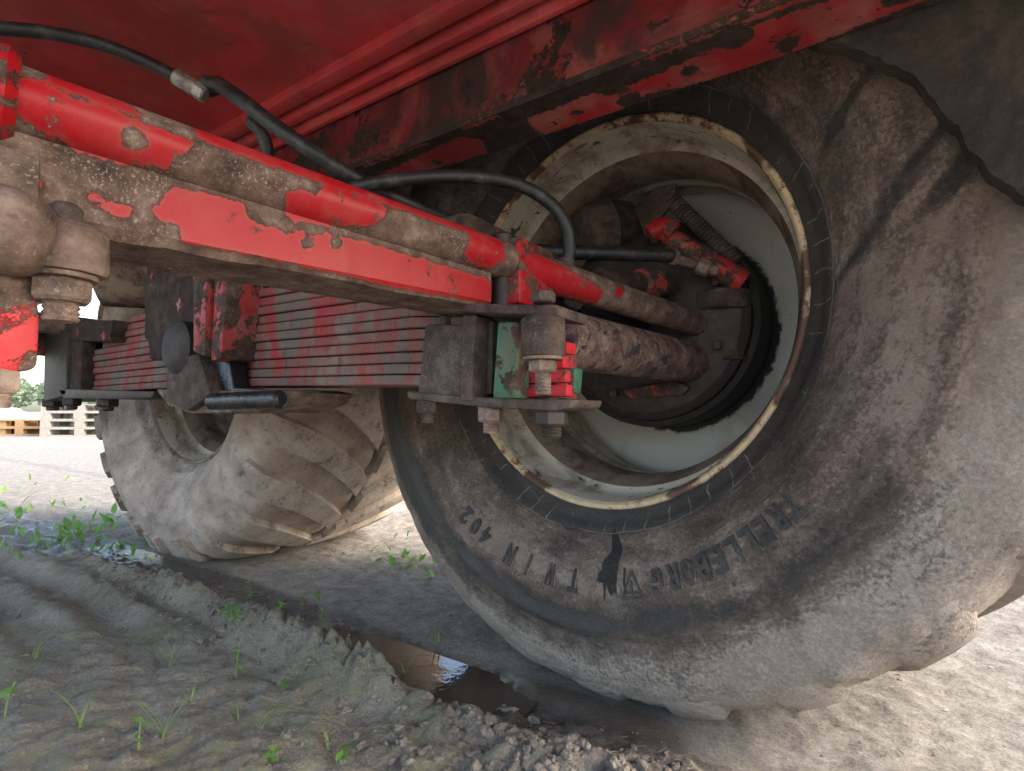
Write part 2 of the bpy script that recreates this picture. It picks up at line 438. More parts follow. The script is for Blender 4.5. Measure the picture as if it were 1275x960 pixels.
# ------------------------------------------------------------------ mesh helpers
def link(name, me, mat, parent=None):
    if mat is not None:
        me.materials.append(mat)
    o = bpy.data.objects.new(name, me)
    COL.objects.link(o)
    if parent is not None:
        o.parent = parent
    return o
def mesh_from(name, verts, faces, smooth=False):
    me = bpy.data.meshes.new(name)
    me.from_pydata([tuple(map(float, v)) for v in verts], [], faces)
    if smooth:
        me.polygons.foreach_set("use_smooth", [True] * len(me.polygons))
    me.update()
    return me
def bm_mesh(name, bm, smooth=False):
    bmesh.ops.recalc_face_normals(bm, faces=bm.faces)
    me = bpy.data.meshes.new(name)
    bm.to_mesh(me)
    bm.free()
    if smooth:
        me.polygons.foreach_set("use_smooth", [True] * len(me.polygons))
        try:
            me.set_sharp_from_angle(angle=R(38))
        except Exception:
            pass
    return me
def set_attr(me, name, vals):
    a = me.attributes.new(name, 'FLOAT', 'POINT')
    a.data.foreach_set("value", np.asarray(vals, np.float32))
def verts_of(me):
    v = np.empty(len(me.vertices) * 3)
    me.vertices.foreach_get("co", v)
    return v.reshape(-1, 3)
def bevel(bm, w, seg=2):
    if w > 0:
        ed = [e for e in bm.edges if len(e.link_faces) == 2 and e.calc_face_angle(0) > 0.6]
        bmesh.ops.bevel(bm, geom=ed, offset=w, segments=seg, profile=0.5, affect='EDGES')
def worn(me, amp=0.0008, scale=70):
    v = verts_of(me)
    for k in range(3):
        v[:, k] += amp * fbm(v, scale, 2, 31 * k + 5)
    me.vertices.foreach_set("co", v.ravel())
def box(name, lo, hi, mat, parent, bev=0.003, rot=None):
    """a bevelled block between two corners"""
    bm = bmesh.new()
    bmesh.ops.create_cube(bm, size=1.0)
    lo, hi = np.array(lo), np.array(hi)
    for v in bm.verts:
        for k in range(3):
            v.co[k] = (lo[k] + hi[k]) / 2 + v.co[k] * (hi[k] - lo[k])
    bevel(bm, bev)
    if rot is not None:
        bmesh.ops.rotate(bm, verts=bm.verts, cent=tuple((lo + hi) / 2), matrix=rot)
    return link(name, bm_mesh(name, bm, True), mat, parent)
def slab(name, pts, depth, mat, parent, bev=0.003, direc=(0, 1, 0)):
    """a plate cut to an outline (3-D points) and given a thickness"""
    bm = bmesh.new()
    a = [bm.verts.new(tuple(p)) for p in pts]
    b = [bm.verts.new(tuple(np.array(p) + depth * np.array(direc))) for p in pts]
    bm.faces.new(a)
    bm.faces.new(b[::-1])
    for i in range(len(a)):
        j = (i + 1) % len(a)
        bm.faces.new((a[i], b[i], b[j], a[j]))
    bmesh.ops.recalc_face_normals(bm, faces=bm.faces)
    bevel(bm, bev)
    me = bm_mesh(name, bm, True)
    return link(name, me, mat, parent)
def frame_of(d):
    d = Vector(d).normalized()
    h = Vector((0, 0, 1)) if abs(d.z) < 0.9 else Vector((1, 0, 0))
    s = d.cross(h).normalized()
    return s, s.cross(d).normalized(), d
def lathe(name, prof, a, b, mat, parent, seg=32, amp=0.0, smooth=True, twist=0.0):
    """prof: (distance along a->b in metres, radius); closed with flat caps when the radius ends above zero"""
    a, b = Vector(a), Vector(b)
    s, u, d = frame_of(b - a)
    vs_, fs = [], []
    for t, r in prof:
        for k in range(seg):
            th = 2 * math.pi * k / seg + twist
            vs_.append(a + d * t + (s * math.cos(th) + u * math.sin(th)) * r)
    n = len(prof)
    for i in range(n - 1):
        for k in range(seg):
            k2 = (k + 1) % seg
            fs.append((i * seg + k, i * seg + k2, (i + 1) * seg + k2, (i + 1) * seg + k))
    fs.append(tuple(range(seg))[::-1])
    fs.append(tuple(range((n - 1) * seg, n * seg)))
    me = mesh_from(name, vs_, fs)
    bm = bmesh.new()
    bm.from_mesh(me)
    bpy.data.meshes.remove(me)
    me = bm_mesh(name, bm, smooth)
    if amp:
        worn(me, amp)
    return link(name, me, mat, parent)
def rod(name, a, b, r, mat, parent, seg=28, ch=0.003, r2=None):
    L = (Vector(b) - Vector(a)).length
    r2 = r if r2 is None else r2
    ch = min(ch, r * 0.4, L * 0.3)
    return lathe(name, [(0, r - ch), (ch, r), (L - ch, r2), (L, r2 - ch)], a, b, mat, parent, seg)
def hexnut(name, c, r, h, mat, parent, twist=0.3):
    c = Vector(c)
    return lathe(name, [(0, r * 0.86), (h * 0.15, r), (h * 0.85, r), (h, r * 0.86)], c, c + Vector((0, 0, -h)), mat, parent, 6, smooth=False, twist=twist)
def thread(name, c, r, h, mat, parent, pitch=0.0035):
    prof, z = [], 0.0
    while z < h:
        prof += [(z, r), (z + pitch * 0.5, r * 0.86)]
        z += pitch
    prof.append((h, r * 0.8))
    c = Vector(c)
    return lathe(name, prof, c, c + Vector((0, 0, -h)), mat, parent, 20)
def smooth_path(pts, n=60):
    p = [np.array(q, float) for q in pts]
    p = [2 * p[0] - p[1]] + p + [2 * p[-1] - p[-2]]
    out = []
    m_ = len(p) - 3
    for i in range(m_):
        a, b, c, d = p[i:i + 4]
        for t in np.linspace(0, 1, max(4, n // m_), endpoint=False):
            out.append(0.5 * (2 * b + (c - a) * t + (2 * a - 5 * b + 4 * c - d) * t * t + (-a + 3 * b - 3 * c + d) * t ** 3))
    out.append(p[-2])
    return out
def hose(name, pts, r, mat, parent, seg=14, n=60, smoothp=True):
    path = [Vector(q) for q in (smooth_path(pts, n) if smoothp else pts)]
    vs_, fs = [], []
    s = None
    for i, q in enumerate(path):
        d = (path[min(i + 1, len(path) - 1)] - path[max(i - 1, 0)]).normalized()
        if s is None:
            s, u, _ = frame_of(d)
        else:
            s = (s - d * s.dot(d)).normalized()
            u = s.cross(d)
        rr = r[i * (len(r) - 1) // max(1, len(path) - 1)] if isinstance(r, (list, tuple)) else r
        for k in range(seg):
            th = 2 * math.pi * k / seg
            vs_.append(q + (s * math.cos(th) + u * math.sin(th)) * rr)
    for i in range(len(path) - 1):
        for k in range(seg):
            k2 = (k + 1) % seg
            fs.append((i * seg + k, i * seg + k2, (i + 1) * seg + k2, (i + 1) * seg + k))
    fs += [tuple(range(seg))[::-1], tuple(range((len(path) - 1) * seg, len(path) * seg))]
    me = mesh_from(name, vs_, fs, True)
    bm = bmesh.new()
    bm.from_mesh(me)
    bpy.data.meshes.remove(me)
    return link(name, bm_mesh(name, bm, True), mat, parent)
def part_empty(name, parent, loc=(0, 0, 0)):
    e = bpy.data.objects.new(name, None)
    e.empty_display_size = 0.1
    e.location = loc
    COL.objects.link(e)
    if parent is not None:
        e.parent = parent
    return e
def tag(o, label, cat, group=None):
    o["label"] = label
    o["category"] = cat
    if group:
        o["group"] = group
    return o

# ------------------------------------------------------------------ ground
def axis_coords(lo, hi, dense_lo, dense_hi, step, grow=1.09):
    c = list(np.arange(dense_lo, dense_hi, step))
    s, x = step, dense_lo
    left = []
    while x > lo:
        s *= grow
        x -= s
        left.append(max(x, lo))
    s, x = step, c[-1]
    right = []
    while x < hi:
        s *= grow
        x += s
        right.append(min(x, hi))
    return np.array(left[::-1] + c + right)
GX = axis_coords(-900, 900, -1.7, 0.75, 0.0068)
GY = axis_coords(-900, 900, -0.98, 0.35, 0.0062)
HC = 0.6206            # height of the wheel centres
AX_B = -1.4615         # far axle
def rut_y(x):
    return -0.395 + 0.010 * np.sin(x * 5.0)
def ground_z(X, Y):
    P = np.stack([X, Y, np.zeros_like(X)], -1)
    near = np.exp(-((X + 0.3) / 2.6) ** 2 - ((Y + 0.3) / 1.6) ** 2)
    far = np.clip(np.hypot(X, Y) / 12, 0, 1)
    z = 0.012 * fbm(P, 1.3, 3, 1) + (0.010 * fbm(P, 7, 4, 2) + 0.008 * fbm(P, 32, 3, 3, 0.7) + 0.0035 * np.abs(fbm(P, 70, 2, 4))) * (0.5 + near) * (1 - far)
    # wheel track, pressed flat
    tr = sstep(-0.42, -0.36, Y) * (1 - sstep(0.36, 0.44, Y)) * (1 - sstep(0.5, 1.2, X))
    z = z * (1 - 0.55 * tr) - 0.012 * tr
    # rut beside the track, holding water
    yr = rut_y(X)
    along = sstep(-2.2, -1.3, X) * (1 - sstep(-0.08, 0.06, X))
    wv = 0.062 + 0.02 * fbm(np.stack([X, X * 0, X * 0], -1), 3.0, 3, 9)
    z -= along * 0.036 * np.exp(-((Y - yr) / wv) ** 2) * (0.22 + 0.78 * sstep(-0.62, -0.50, X) * (1 - 0.6 * sstep(-0.22, -0.12, X)))
    z += along * (0.014 + 0.014 * sstep(-0.32, -0.22, X)) * np.clip(fbm(P, 19, 4, 61, 0.65), -.3, 1) * np.exp(-((Y - yr) / 0.09) ** 2)
    # thrown-up ridge of mud on the near side of the rut
    yd = yr - 0.092 - 0.02 * fbm(np.stack([X, X * 0 + 3, X * 0], -1), 2.5, 3, 12) + 0.012 * fbm(P, 16, 3, 41)
    al2 = sstep(-1.9, -1.2, X) * (1 - sstep(-0.14, 0.02, X))
    hh = 0.034 + 0.014 * sstep(-0.9, -0.5, X) - 0.032 * sstep(-0.33, -0.24, X) + 0.016 * fbm(np.stack([X, Y * 0.4, X * 0], -1), 9, 4, 14)
    dy = Y - yd
    prof = np.where(dy > 0, np.exp(-(dy / 0.022) ** 2), np.exp(-(dy / 0.034) ** 2))
    z += al2 * np.clip(hh, 0.006, 1) * prof * (1 + 0.45 * fbm(P, 45, 3, 15) + 0.35 * fbm(P, 110, 2, 16))
    # crumbly heap near the tyre, and flow lines along the track on the near ground
    heap = np.exp(-((X - 0.08) / 0.17) ** 2 - ((Y + 0.52 - 0.25 * (X - 0.08)) / 0.055) ** 2)
    z += heap * (0.024 + 0.022 * fbm(P, 26, 4, 22) + 0.016 * np.abs(fbm(P, 55, 3, 23)))
    nearside = (1 - sstep(-0.62, -0.5, Y))
    z += nearside * (0.006 * fbm(P * np.array([1, 3.5, 1]), 6, 4, 27) - 0.006) * (1 - far)
    # old wheel tracks running off along the trailer
    tk = sstep(-3.2, -2.2, X) * (1 - sstep(-1.05, -0.75, X)) * sstep(-0.98, -0.88, Y) * (1 - sstep(-0.52, -0.44, Y))
    z += tk * 0.010 * np.sin((Y + 0.03 * fbm(P, 2.5, 3, 44)) * 52) * (1 + 0.5 * fbm(P, 12, 3, 45))
    # lug prints in the soft ground left of the far tyre
    lp = sstep(-4.2, -3.4, X) * (1 - sstep(-1.95, -1.7, X)) * sstep(-0.95, -0.8, Y) * (1 - sstep(-0.3, -0.15, Y))
    z += lp * 0.012 * np.sin(X * 34 + Y * 22 + 2.5 * fbm(P, 3, 2, 33))
    # contact patches
    for cx in (0.0, AX_B):
        w = np.exp(-((X - cx) / 0.20) ** 4) * sstep(-0.40, -0.34, Y) * (1 - sstep(0.34, 0.42, Y))
        z = z * (1 - w) - 0.012 * w
    return z
XX, YY = np.meshgrid(GX, GY, indexing='ij')
ZZ = ground_z(XX, YY)
nx, ny = len(GX), len(GY)
gm_ = bpy.data.meshes.new("ground")
gm_.vertices.add(nx * ny)
gm_.vertices.foreach_set("co", np.stack([XX, YY, ZZ], -1).ravel())
ii, jj = np.meshgrid(np.arange(nx - 1), np.arange(ny - 1), indexing='ij')
q = np.stack([ii * ny + jj, (ii + 1) * ny + jj, (ii + 1) * ny + jj + 1, ii * ny + jj + 1], -1).reshape(-1, 4)
gm_.loops.add(q.size)
gm_.loops.foreach_set("vertex_index", q.ravel())
gm_.polygons.add(len(q))
gm_.polygons.foreach_set("loop_start", np.arange(len(q)) * 4)
gm_.polygons.foreach_set("loop_total", np.full(len(q), 4))
gm_.update(calc_edges=True)
gm_.validate()
gm_.polygons.foreach_set("use_smooth", [True] * len(gm_.polygons))
GP = np.stack([XX, YY, XX * 0], -1)
wet = np.exp(-((YY - rut_y(XX) - 0.015) / 0.10) ** 2) * sstep(-2.4, -1.6, XX) * (1 - sstep(0.05, 0.25, XX)) * 0.9
wet = np.maximum(wet, 0.34 * np.exp(-((YY + 0.66 + 0.1 * XX) / 0.15) ** 2) * sstep(-1.3, -0.8, XX) * (1 - sstep(-0.1, 0.15, XX)))
wet = np.maximum(wet, 0.55 * sstep(-4.5, -3, XX) * (1 - sstep(-1.8, -1.4, XX)) * np.exp(-((YY + 0.45) / 0.3) ** 2))
dry_lit = np.clip(sstep(-0.25, 0.25, XX + 0.5 * (YY + 0.5) + 0.12 * fbm(GP, 6, 3, 51)) * 0.85, 0, 1)  # mask of dry, brightly lit ground that takes the darker tone
dry_lit = np.maximum(dry_lit, sstep(2.0, 3.6, -XX) * 0.95)
dry_lit = np.maximum(dry_lit, sstep(-0.36, -0.2, YY + 0.05 * fbm(GP, 8, 3, 52)) * 0.5)
dry_lit = np.maximum(dry_lit, 0.0 * (1 - sstep(-0.86, -0.76, YY + 0.25 * XX + 0.04 * fbm(GP, 10, 3, 55))))
moss = (1 - sstep(-0.45, -0.38, YY)) * (1 - sstep(-0.15, 0.1, XX)) * sstep(-6, -2, XX)
set_attr(gm_, "wet", np.clip(wet, 0, 1).ravel())
set_attr(gm_, "dry_lit", np.clip(dry_lit, 0, 1).ravel())
set_attr(gm_, "moss", np.clip(moss, 0, 1).ravel())
ground = link("ground", gm_, MAT['ground'])
ground["kind"] = "structure"
def gz(x, y):
    return float(ground_z(np.array([x]), np.array([y]))[0])

# water lying in the rut
pts = []
for x in np.linspace(-0.60, -0.09, 40):
    pts.append((x, rut_y(np.array([x]))[0] - 0.075, -0.0185))
for x in np.linspace(-0.09, -0.60, 40):
    pts.append((x, rut_y(np.array([x]))[0] + 0.075, -0.0185))
vs_ = [(x, y, z) for x, y, z in pts]
fs = [(i, i + 1, 78 - i, 79 - i) for i in range(39)]
puddle = link("puddle_water", mesh_from("puddle_water", vs_, fs), MAT['water'])
puddle["kind"] = "structure"

# ------------------------------------------------------------------ the trailer
trailer = part_empty("tipping_trailer", None, (0, 0, 0))
tag(trailer, "worn red tipping trailer on muddy wide tyres, seen from beneath", "trailer")

# ---- body floor, ribs and chassis rail
FZ = 0.972
def grid_panel(name, axis, const, u0, u1, v0, v1, nu, nv, mat, parent, thick, amp=0.0):
    """flat sheet with a real thickness; axis is its normal, const its lower or inner face"""
    us, vv = np.linspace(u0, u1, nu), np.linspace(v0, v1, nv)
    U, V = np.meshgrid(us, vv, indexing='ij')
    k = 'xyz'.index(axis)
    oth = [a for a in range(3) if a != k]
    vs_, fs = [], []
    for lay in (0, 1):
        Pp = np.zeros((nu * nv, 3))
        Pp[:, oth[0]], Pp[:, oth[1]], Pp[:, k] = U.ravel(), V.ravel(), const + lay * thick
        if amp and lay == 0:
            Pp[:, k] += amp * fbm(Pp, 5, 3, 61)
        vs_.append(Pp)
    vs_ = np.concatenate(vs_)
    o = nu * nv
    for i in range(nu - 1):
        for j in range(nv - 1):
            a, b, c, d = i * nv + j, (i + 1) * nv + j, (i + 1) * nv + j + 1, i * nv + j + 1
            fs += [(a, b, c, d), (o + d, o + c, o + b, o + a)]
    rim_ = [i * nv for i in range(nu)] + [(nu - 1) * nv + j for j in range(1, nv)] + [i * nv + nv - 1 for i in range(nu - 2, -1, -1)] + [j for j in range(nv - 2, 0, -1)]
    for i in range(len(rim_)):
        a, b = rim_[i], rim_[(i + 1) % len(rim_)]
        fs.append((a, o + a, o + b, b))
    me = mesh_from(name, vs_, fs)
    bm = bmesh.new()
    bm.from_mesh(me)
    bpy.data.meshes.remove(me)
    return link(name, bm_mesh(name, bm), mat, parent)
grid_panel("body_floor", 'z', FZ, -4.8, 1.15, -1.40, -0.43, 60, 20, MAT['floor_red'], trailer, 0.012, 0.004)
for y0, y1, z in ((-0.626, -0.602, 0.955), (-0.592, -0.578, 0.946), (-0.570, -0.5605, 0.934)):
    box("floor_rib", (-4.8, y0, z), (1.15, y1, FZ + 0.004), MAT['floor_red'], trailer, 0.002)

box("dark_void_block", (-0.98, -1.36, 0.855), (-0.70, -0.57, 0.968), MAT['rust_black'], trailer, 0.006)  # dark block added to paint the shaded void behind the beam
SP = [(960, -60), (972, 10), (1000, 42), (1050, 52), (1100, 70), (1140, 95), (1170, 130), (1190, 160), (1203, 190), (1230, 212), (1275, 240), (1400, 300), (1650, 330), (1650, -60)]
sp = [on(a, b, 'y', -0.470) for a, b in SP]
fine = []
for i in range(len(sp)):
    a, b = sp[i], sp[(i + 1) % len(sp)]
    n_ = max(1, int(np.linalg.norm(b - a) / 0.004)) if 1 <= i < 12 else 1
    for k in range(n_):
        q_ = a + (b - a) * k / n_
        w_ = fbm(np.array([q_]), 22, 5, 3, 0.6)[0] * 0.008
        fine.append(q_ + (np.array([w_ * .7, 0, w_]) if 1 <= i < 12 else 0))
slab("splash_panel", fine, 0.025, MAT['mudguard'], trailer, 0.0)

# signed distance to painted patches, in metres of the part's own surface
def poly_sd(pts, poly):
    P_, V = np.asarray(pts, float), np.asarray(poly, float)
    d = np.full(len(P_), 1e9)
    ins = np.zeros(len(P_), bool)
    for i in range(len(V)):
        a, b = V[i], V[(i + 1) % len(V)]
        ab = b - a
        t = np.clip(((P_ - a) @ ab) / (ab @ ab + 1e-12), 0, 1)
        d = np.minimum(d, np.linalg.norm(P_ - (a + t[:, None] * ab), axis=1))
        c = (a[1] > P_[:, 1]) != (b[1] > P_[:, 1])
        with np.errstate(divide='ignore', invalid='ignore'):
            xs = (b[0] - a[0]) * (P_[:, 1] - a[1]) / (b[1] - a[1]) + a[0]
        ins ^= c & (P_[:, 0] < xs)
    return np.where(ins, d, -d)
def paint_of(uv, polys, width, holes=()):
    s = np.full(len(uv), -1e9)
    for p in polys:
        s = np.maximum(s, poly_sd(uv, p))
    for (hx, hy, hr) in holes:
        s = np.minimum(s, np.hypot(uv[:, 0] - hx, uv[:, 1] - hy) - hr)
    return np.clip(0.5 + s / width, 0, 1)

# chassis rail: sooty web, bottom flange with patches of red left on it
rail = part_empty("chassis_rail", trailer)
grid_panel("rail_web", 'y', -0.556, -4.8, 1.15, 0.852, FZ, 80, 8, MAT['web_red'], rail, 0.009)
FLANGE = [[(-0.34, -0.514), (-0.213, -0.530), (-0.118, -0.54), (-0.098, -0.513), (-0.115, -0.476), (-0.186, -0.483), (-0.293, -0.485)],
          [(-0.012, -0.527), (0.031, -0.525), (0.085, -0.53), (0.103, -0.51), (0.144, -0.506), (0.139, -0.484), (0.103, -0.473), (0.069, -0.474), (0.007, -0.474), (-0.016, -0.475), (-0.018, -0.507)],
          [(0.128, -0.517), (0.207, -0.525), (0.277, -0.542), (0.323, -0.539), (0.45, -0.53), (0.44, -0.49), (0.299, -0.470), (0.236, -0.470), (0.179, -0.480), (0.141, -0.488)],
          [(-0.31, -0.556), (-0.17, -0.556), (-0.17, -0.550), (-0.31, -0.550)], [(-0.10, -0.556), (-0.04, -0.556), (-0.04, -0.549), (-0.1, -0.549)], [(0.15, -0.556), (0.40, -0.556), (0.4, -0.549), (0.15, -0.549)]]
fl = grid_panel("rail_flange", 'z', 0.842, -0.75, 1.15, -0.558, -0.474, 320, 20, MAT['flange'], rail, 0.010)
set_attr(fl.data, "paint", paint_of(verts_of(fl.data)[:, :2], FLANGE, 0.030, [(.20, -.505, .010), (.255, -.535, .020), (.30, -.49, .012), (.05, -.50, .007), (.12, -.488, .016), (.40, -.51, .018), (-.20, -.50, .008)]))
fl2 = grid_panel("rail_flange", 'z', 0.842, -4.8, -0.752, -0.558, -0.474, 30, 4, MAT['web_red'], rail, 0.010)
# body side sheet above the wheels and the mudguard round the near wheel
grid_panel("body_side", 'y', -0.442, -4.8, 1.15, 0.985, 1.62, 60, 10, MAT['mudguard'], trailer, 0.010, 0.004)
def mudguard(cx):
    ns, nw = 48, 10
    vs_, fs = [], []
    for lay, rad in ((0, 0.80), (1, 0.806)):
        for i in range(ns):
            th = R(8 + 164 * i / (ns - 1))
            for j in range(nw):
                y = -0.43 + 0.90 * j / (nw - 1)
                rr = rad + (0.012 * fbm(np.array([[math.cos(th) * 2, y * 3, math.sin(th) * 2 + cx]]), 2.5, 3, 70)[0] if lay == 0 else 0)
                vs_.append((cx + rr * math.cos(th), y, HC + rr * math.sin(th)))
        # outer lip hangs down
        for i in range(ns):
            th = R(8 + 164 * i / (ns - 1))
            rr = rad - 0.11
            vs_.append((cx + rr * math.cos(th), 0.472 + 0.003 * lay, HC + rr * math.sin(th)))
    per = ns * nw + ns
    for lay in (0, 1):
        o = lay * per
        for i in range(ns - 1):
            for j in range(nw - 1):
                f = (o + i * nw + j, o + (i + 1) * nw + j, o + (i + 1) * nw + j + 1, o + i * nw + j + 1)
                fs.append(f if lay == 0 else f[::-1])
            f = (o + i * nw + nw - 1, o + (i + 1) * nw + nw - 1, o + ns * nw + i + 1, o + ns * nw + i)
            fs.append(f if lay == 0 else f[::-1])
    me = mesh_from("mudguard", vs_, fs, True)
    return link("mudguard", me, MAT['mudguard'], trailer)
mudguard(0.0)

# ------------------------------------------------------------------ wheels
PROF = [(-.258, .335), (-.268, .3425), (-.283, .362), (-.296, .370), (-.301, .374), (-.303, .380), (-.314, .393), (-.334, .418), (-.349, .448), (-.356, .482), (-.3575, .500), (-.362, .508), (-.361, .516), (-.354, .524), (-.350, .545), (-.342, .570), (-.330, .592), (-.312, .609), (-.285, .622), (-.24, .631), (-.16, .639), (-.08, .643), (0, .644)]
PROF = PROF + [(-y, r) for y, r in PROF[-2::-1]]
PF = np.array(PROF)
_al = np.concatenate([[0], np.cumsum(np.linalg.norm(np.diff(PF, axis=0), axis=1))])
def prof_at(s):
    return np.stack([np.interp(s, _al, PF[:, 0]), np.interp(s, _al, PF[:, 1])], -1)
def prof_n(s):
    e = 0.004
    d = prof_at(s + e) - prof_at(s - e)
    n = np.stack([-d[..., 1], d[..., 0]], -1)          # points outwards
    return n / np.linalg.norm(n, axis=-1, keepdims=True)
S_MID = _al[len(PF) // 2]
NL = 24
PITCH_A = 2 * math.pi / NL
SWEEP = R(16.5)
def squash(v, near=False):
    """wheel-local points: flatten what would sink into the ground, bulging slightly"""
    v = v.copy()
    lim = -HC - 0.020
    if near:                                   # the loaded side bulges outwards
        r_ = np.hypot(v[:, 0], v[:, 2])
        g_ = 1 + 0.019 * sstep(0.50, 0.62, r_) * sstep(0.35, -0.1, v[:, 2])
        v[:, 0] *= g_
        v[:, 2] *= g_
        v[:, 1] *= np.where(v[:, 1] > 0, 1 + 0.10 * sstep(0.15, -0.40, v[:, 2]), 1.0)
    low = v[:, 2] < lim + 0.03
    v[low, 1] *= 1 + 0.03 * sstep(lim + 0.03, lim - 0.02, v[low, 2])
    v[:, 2] = np.maximum(v[:, 2], lim + 0.15 * np.minimum(v[:, 2] - lim, 0) * 0)
    return v
def tyre_mesh(seed, near):
    nphi = 640 if near else 260
    s_in = np.linspace(0, S_MID * 1.04, 130 if near else 60)
    s_out = np.linspace(S_MID * 1.04, _al[-1], 24)[1:]
    S = np.concatenate([s_in, s_out])
    phi = np.linspace(0, 2 * np.pi, nphi, endpoint=False)
    PHI, SS = np.meshgrid(phi, S, indexing='ij')
    yr = prof_at(SS)
    nn = prof_n(SS)
    y, r = yr[..., 0], yr[..., 1]
    P3 = np.stack([r * np.cos(PHI), y, r * np.sin(PHI)], -1)
    # zigzag groove between the two halves of the tread
    zz = 0.016 * (2 * np.abs(((PHI / PITCH_A) % 1.0) - 0.5) * 2 - 1)
    groove = np.exp(-((y - zz) / 0.011) ** 2) * (r > 0.6)
    lump = fbm(P3, 24, 4, seed, 0.6)
    big = fbm(P3, 6, 3, seed + 5)
    out = sstep(0.50, 0.58, r)
    if near:
        clod = np.clip(fbm(P3, 38, 4, seed + 9, 0.65), 0, 1) * sstep(-0.15, 0.35, big)
        disp = 0.0022 * lump * (0.4 + 1.6 * out) + 0.014 * clod * sstep(0.46, 0.54, r) * (1 - 0.6 * sstep(0.60, 0.625, r)) + 0.002 * big * out
        disp *= 1 - 0.75 * np.exp(-((r - 0.45) / 0.03) ** 2)
    else:
        disp = 0.0012 * lump * (0.4 + out)
    disp = disp - 0.022 * groove
    P3[..., 1] += nn[..., 0] * disp
    rr = r + nn[..., 1] * disp
    P3[..., 0], P3[..., 2] = rr * np.cos(PHI), rr * np.sin(PHI)
    # dried mud on the rubber
    deg = np.degrees(PHI)
    dist = lambda a: np.abs((deg - a + 180) % 360 - 180)
    if near:
        mud = 0.66 + 0.24 * big
        mud = mud - 0.70 * (1 - sstep(0.368, 0.384, r))                                   # bead ring rubbed clean
        band = np.exp(-((r - 0.507 - 0.022 * fbm(P3, 9, 3, 77)) / 0.015) ** 2) * (0.75 + 0.7 * fbm(P3, 14, 3, 78))
        mud -= band * (0.34 + 0.60 * np.exp(-(dist(205) / 42) ** 2) - 0.20 * np.exp(-(dist(20) / 50) ** 2))
        band2 = np.exp(-((r - 0.545) / 0.02) ** 2) * np.exp(-(dist(215) / 35) ** 2)
        mud -= 0.55 * band2
        mud -= 0.10 * np.exp(-(dist(285) / 45) ** 2) * np.exp(-((r - 0.46) / 0.07) ** 2)   # scuffed lettering zone
        mud += 0.30 * np.exp(-(dist(30) / 45) ** 2) * sstep(0.42, 0.5, r)
        streak = fbm(np.stack([P3[..., 0] + P3[..., 2], P3[..., 1], (P3[..., 0] - P3[..., 2]) * 7], -1), 3.2, 4, 91)
        mud -= 0.55 * sstep(0.12, 0.45, streak) * np.exp(-(dist(12) / 38) ** 2) * (1 - out)
        wsp = np.clip(np.exp(-((r - 0.425) / 0.03) ** 2) * 1.4 + 0.35, 0, 1.4)
        wetspot = np.exp(-((deg - 281.0 - 2.5 * fbm(P3, 30, 3, 95)) / (2.0 * wsp)) ** 2) * sstep(0.36, 0.385, r) * (1 - sstep(0.44, 0.49, r + 0.02 * fbm(P3, 40, 2, 98)))
        for d_, l_ in ((282.6, .50), (279.4, .485), (284.0, .465)):
            wetspot = np.maximum(wetspot, 0.8 * np.exp(-((deg - d_) / 0.32) ** 2) * sstep(.42, .43, r) * (1 - sstep(l_ - .02, l_, r)))
        mud += 0.25 * np.exp(-((r - 0.447) / 0.028) ** 2) * np.exp(-(dist(280) / 50) ** 4)
        stain = wetspot
        lit_crust = np.clip(sstep(0.49, 0.57, r + 0.02 * big) * np.exp(-(dist(305) / 75) ** 4) * (0.85 + 0.5 * lump), 0, 1)  # paler low shoulder: its brighter light put into the crust colour
        mud += out * 0.25
    else:
        mud = 0.95 + 0.25 * big - 0.9 * np.exp(-((r - 0.49) / 0.05) ** 2) * np.exp(-(dist(196) / 13) ** 2) - 0.3 * (1 - sstep(0.36, 0.38, r))
    V = squash(P3.reshape(-1, 3), near)
    ns = len(S)
    a = np.arange(nphi)[:, None] * ns + np.arange(ns - 1)[None]
    b = (np.arange(nphi)[:, None] + 1) % nphi * ns + np.arange(ns - 1)[None]
    F = np.stack([a, a + 1, b + 1, b], -1).reshape(-1, 4)
    me = bpy.data.meshes.new("tyre")
    me.from_pydata(V.tolist(), [], F.tolist())
    me.polygons.foreach_set("use_smooth", [True] * len(me.polygons))
    me.update()
    set_attr(me, "mud", mud.reshape(-1))
    set_attr(me, "lit_crust", (lit_crust if near else mud * 0).reshape(-1))
    set_attr(me, "stain", (stain if near else mud * 0).reshape(-1))
    return me
def lug_points(side, phi0, near):
    """one tread bar from the shoulder to the zigzag groove; rows of four points"""
    rows = []
    s0, s1 = _al[15] - (0.0 if near else 0.008), S_MID - 0.016
    for k in range(9):
        t = k / 8
        s = s0 + (s1 - s0) * t
        y, r = prof_at(np.array(s))
        n = prof_n(np.array(s))
        ph = phi0 - SWEEP * t ** 1.7
        h = 0.018 * float(sstep(0.0, 0.32, t)) - 0.004 if near else 0.019 * float(sstep(-0.22, 0.08, t))
        wb, wt = (0.108, 0.072) if near else (0.090 - 0.004 * t, 0.078 - 0.002 * t)
        for w, hh in ((-wb, -0.003), (-wt, h), (wt * 0.2, h + 0.001), (wt, h), (wb, -0.003)):
            p = ph + w * 0.5 / r
            yy, rr = y + n[0] * hh, r + n[1] * hh
            rows.append((rr * math.cos(p), yy * (1 if side < 0 else -1), rr * math.sin(p)))
    return np.array(rows)
LUG_F = [(k * 5 + j, k * 5 + j + 1, k * 5 + j + 6, k * 5 + j + 5) for k in range(8) for j in range(4)] + [(0, 1, 2, 3, 4), (44, 43, 42, 41, 40)]
def lug_mesh(v):
    bm = bmesh.new()
    vv = [bm.verts.new(tuple(p)) for p in v]
    for f in LUG_F:
        try:
            bm.faces.new([vv[i] for i in f])
        except ValueError:
            pass
    return bm_mesh("tread_lug", bm, True)
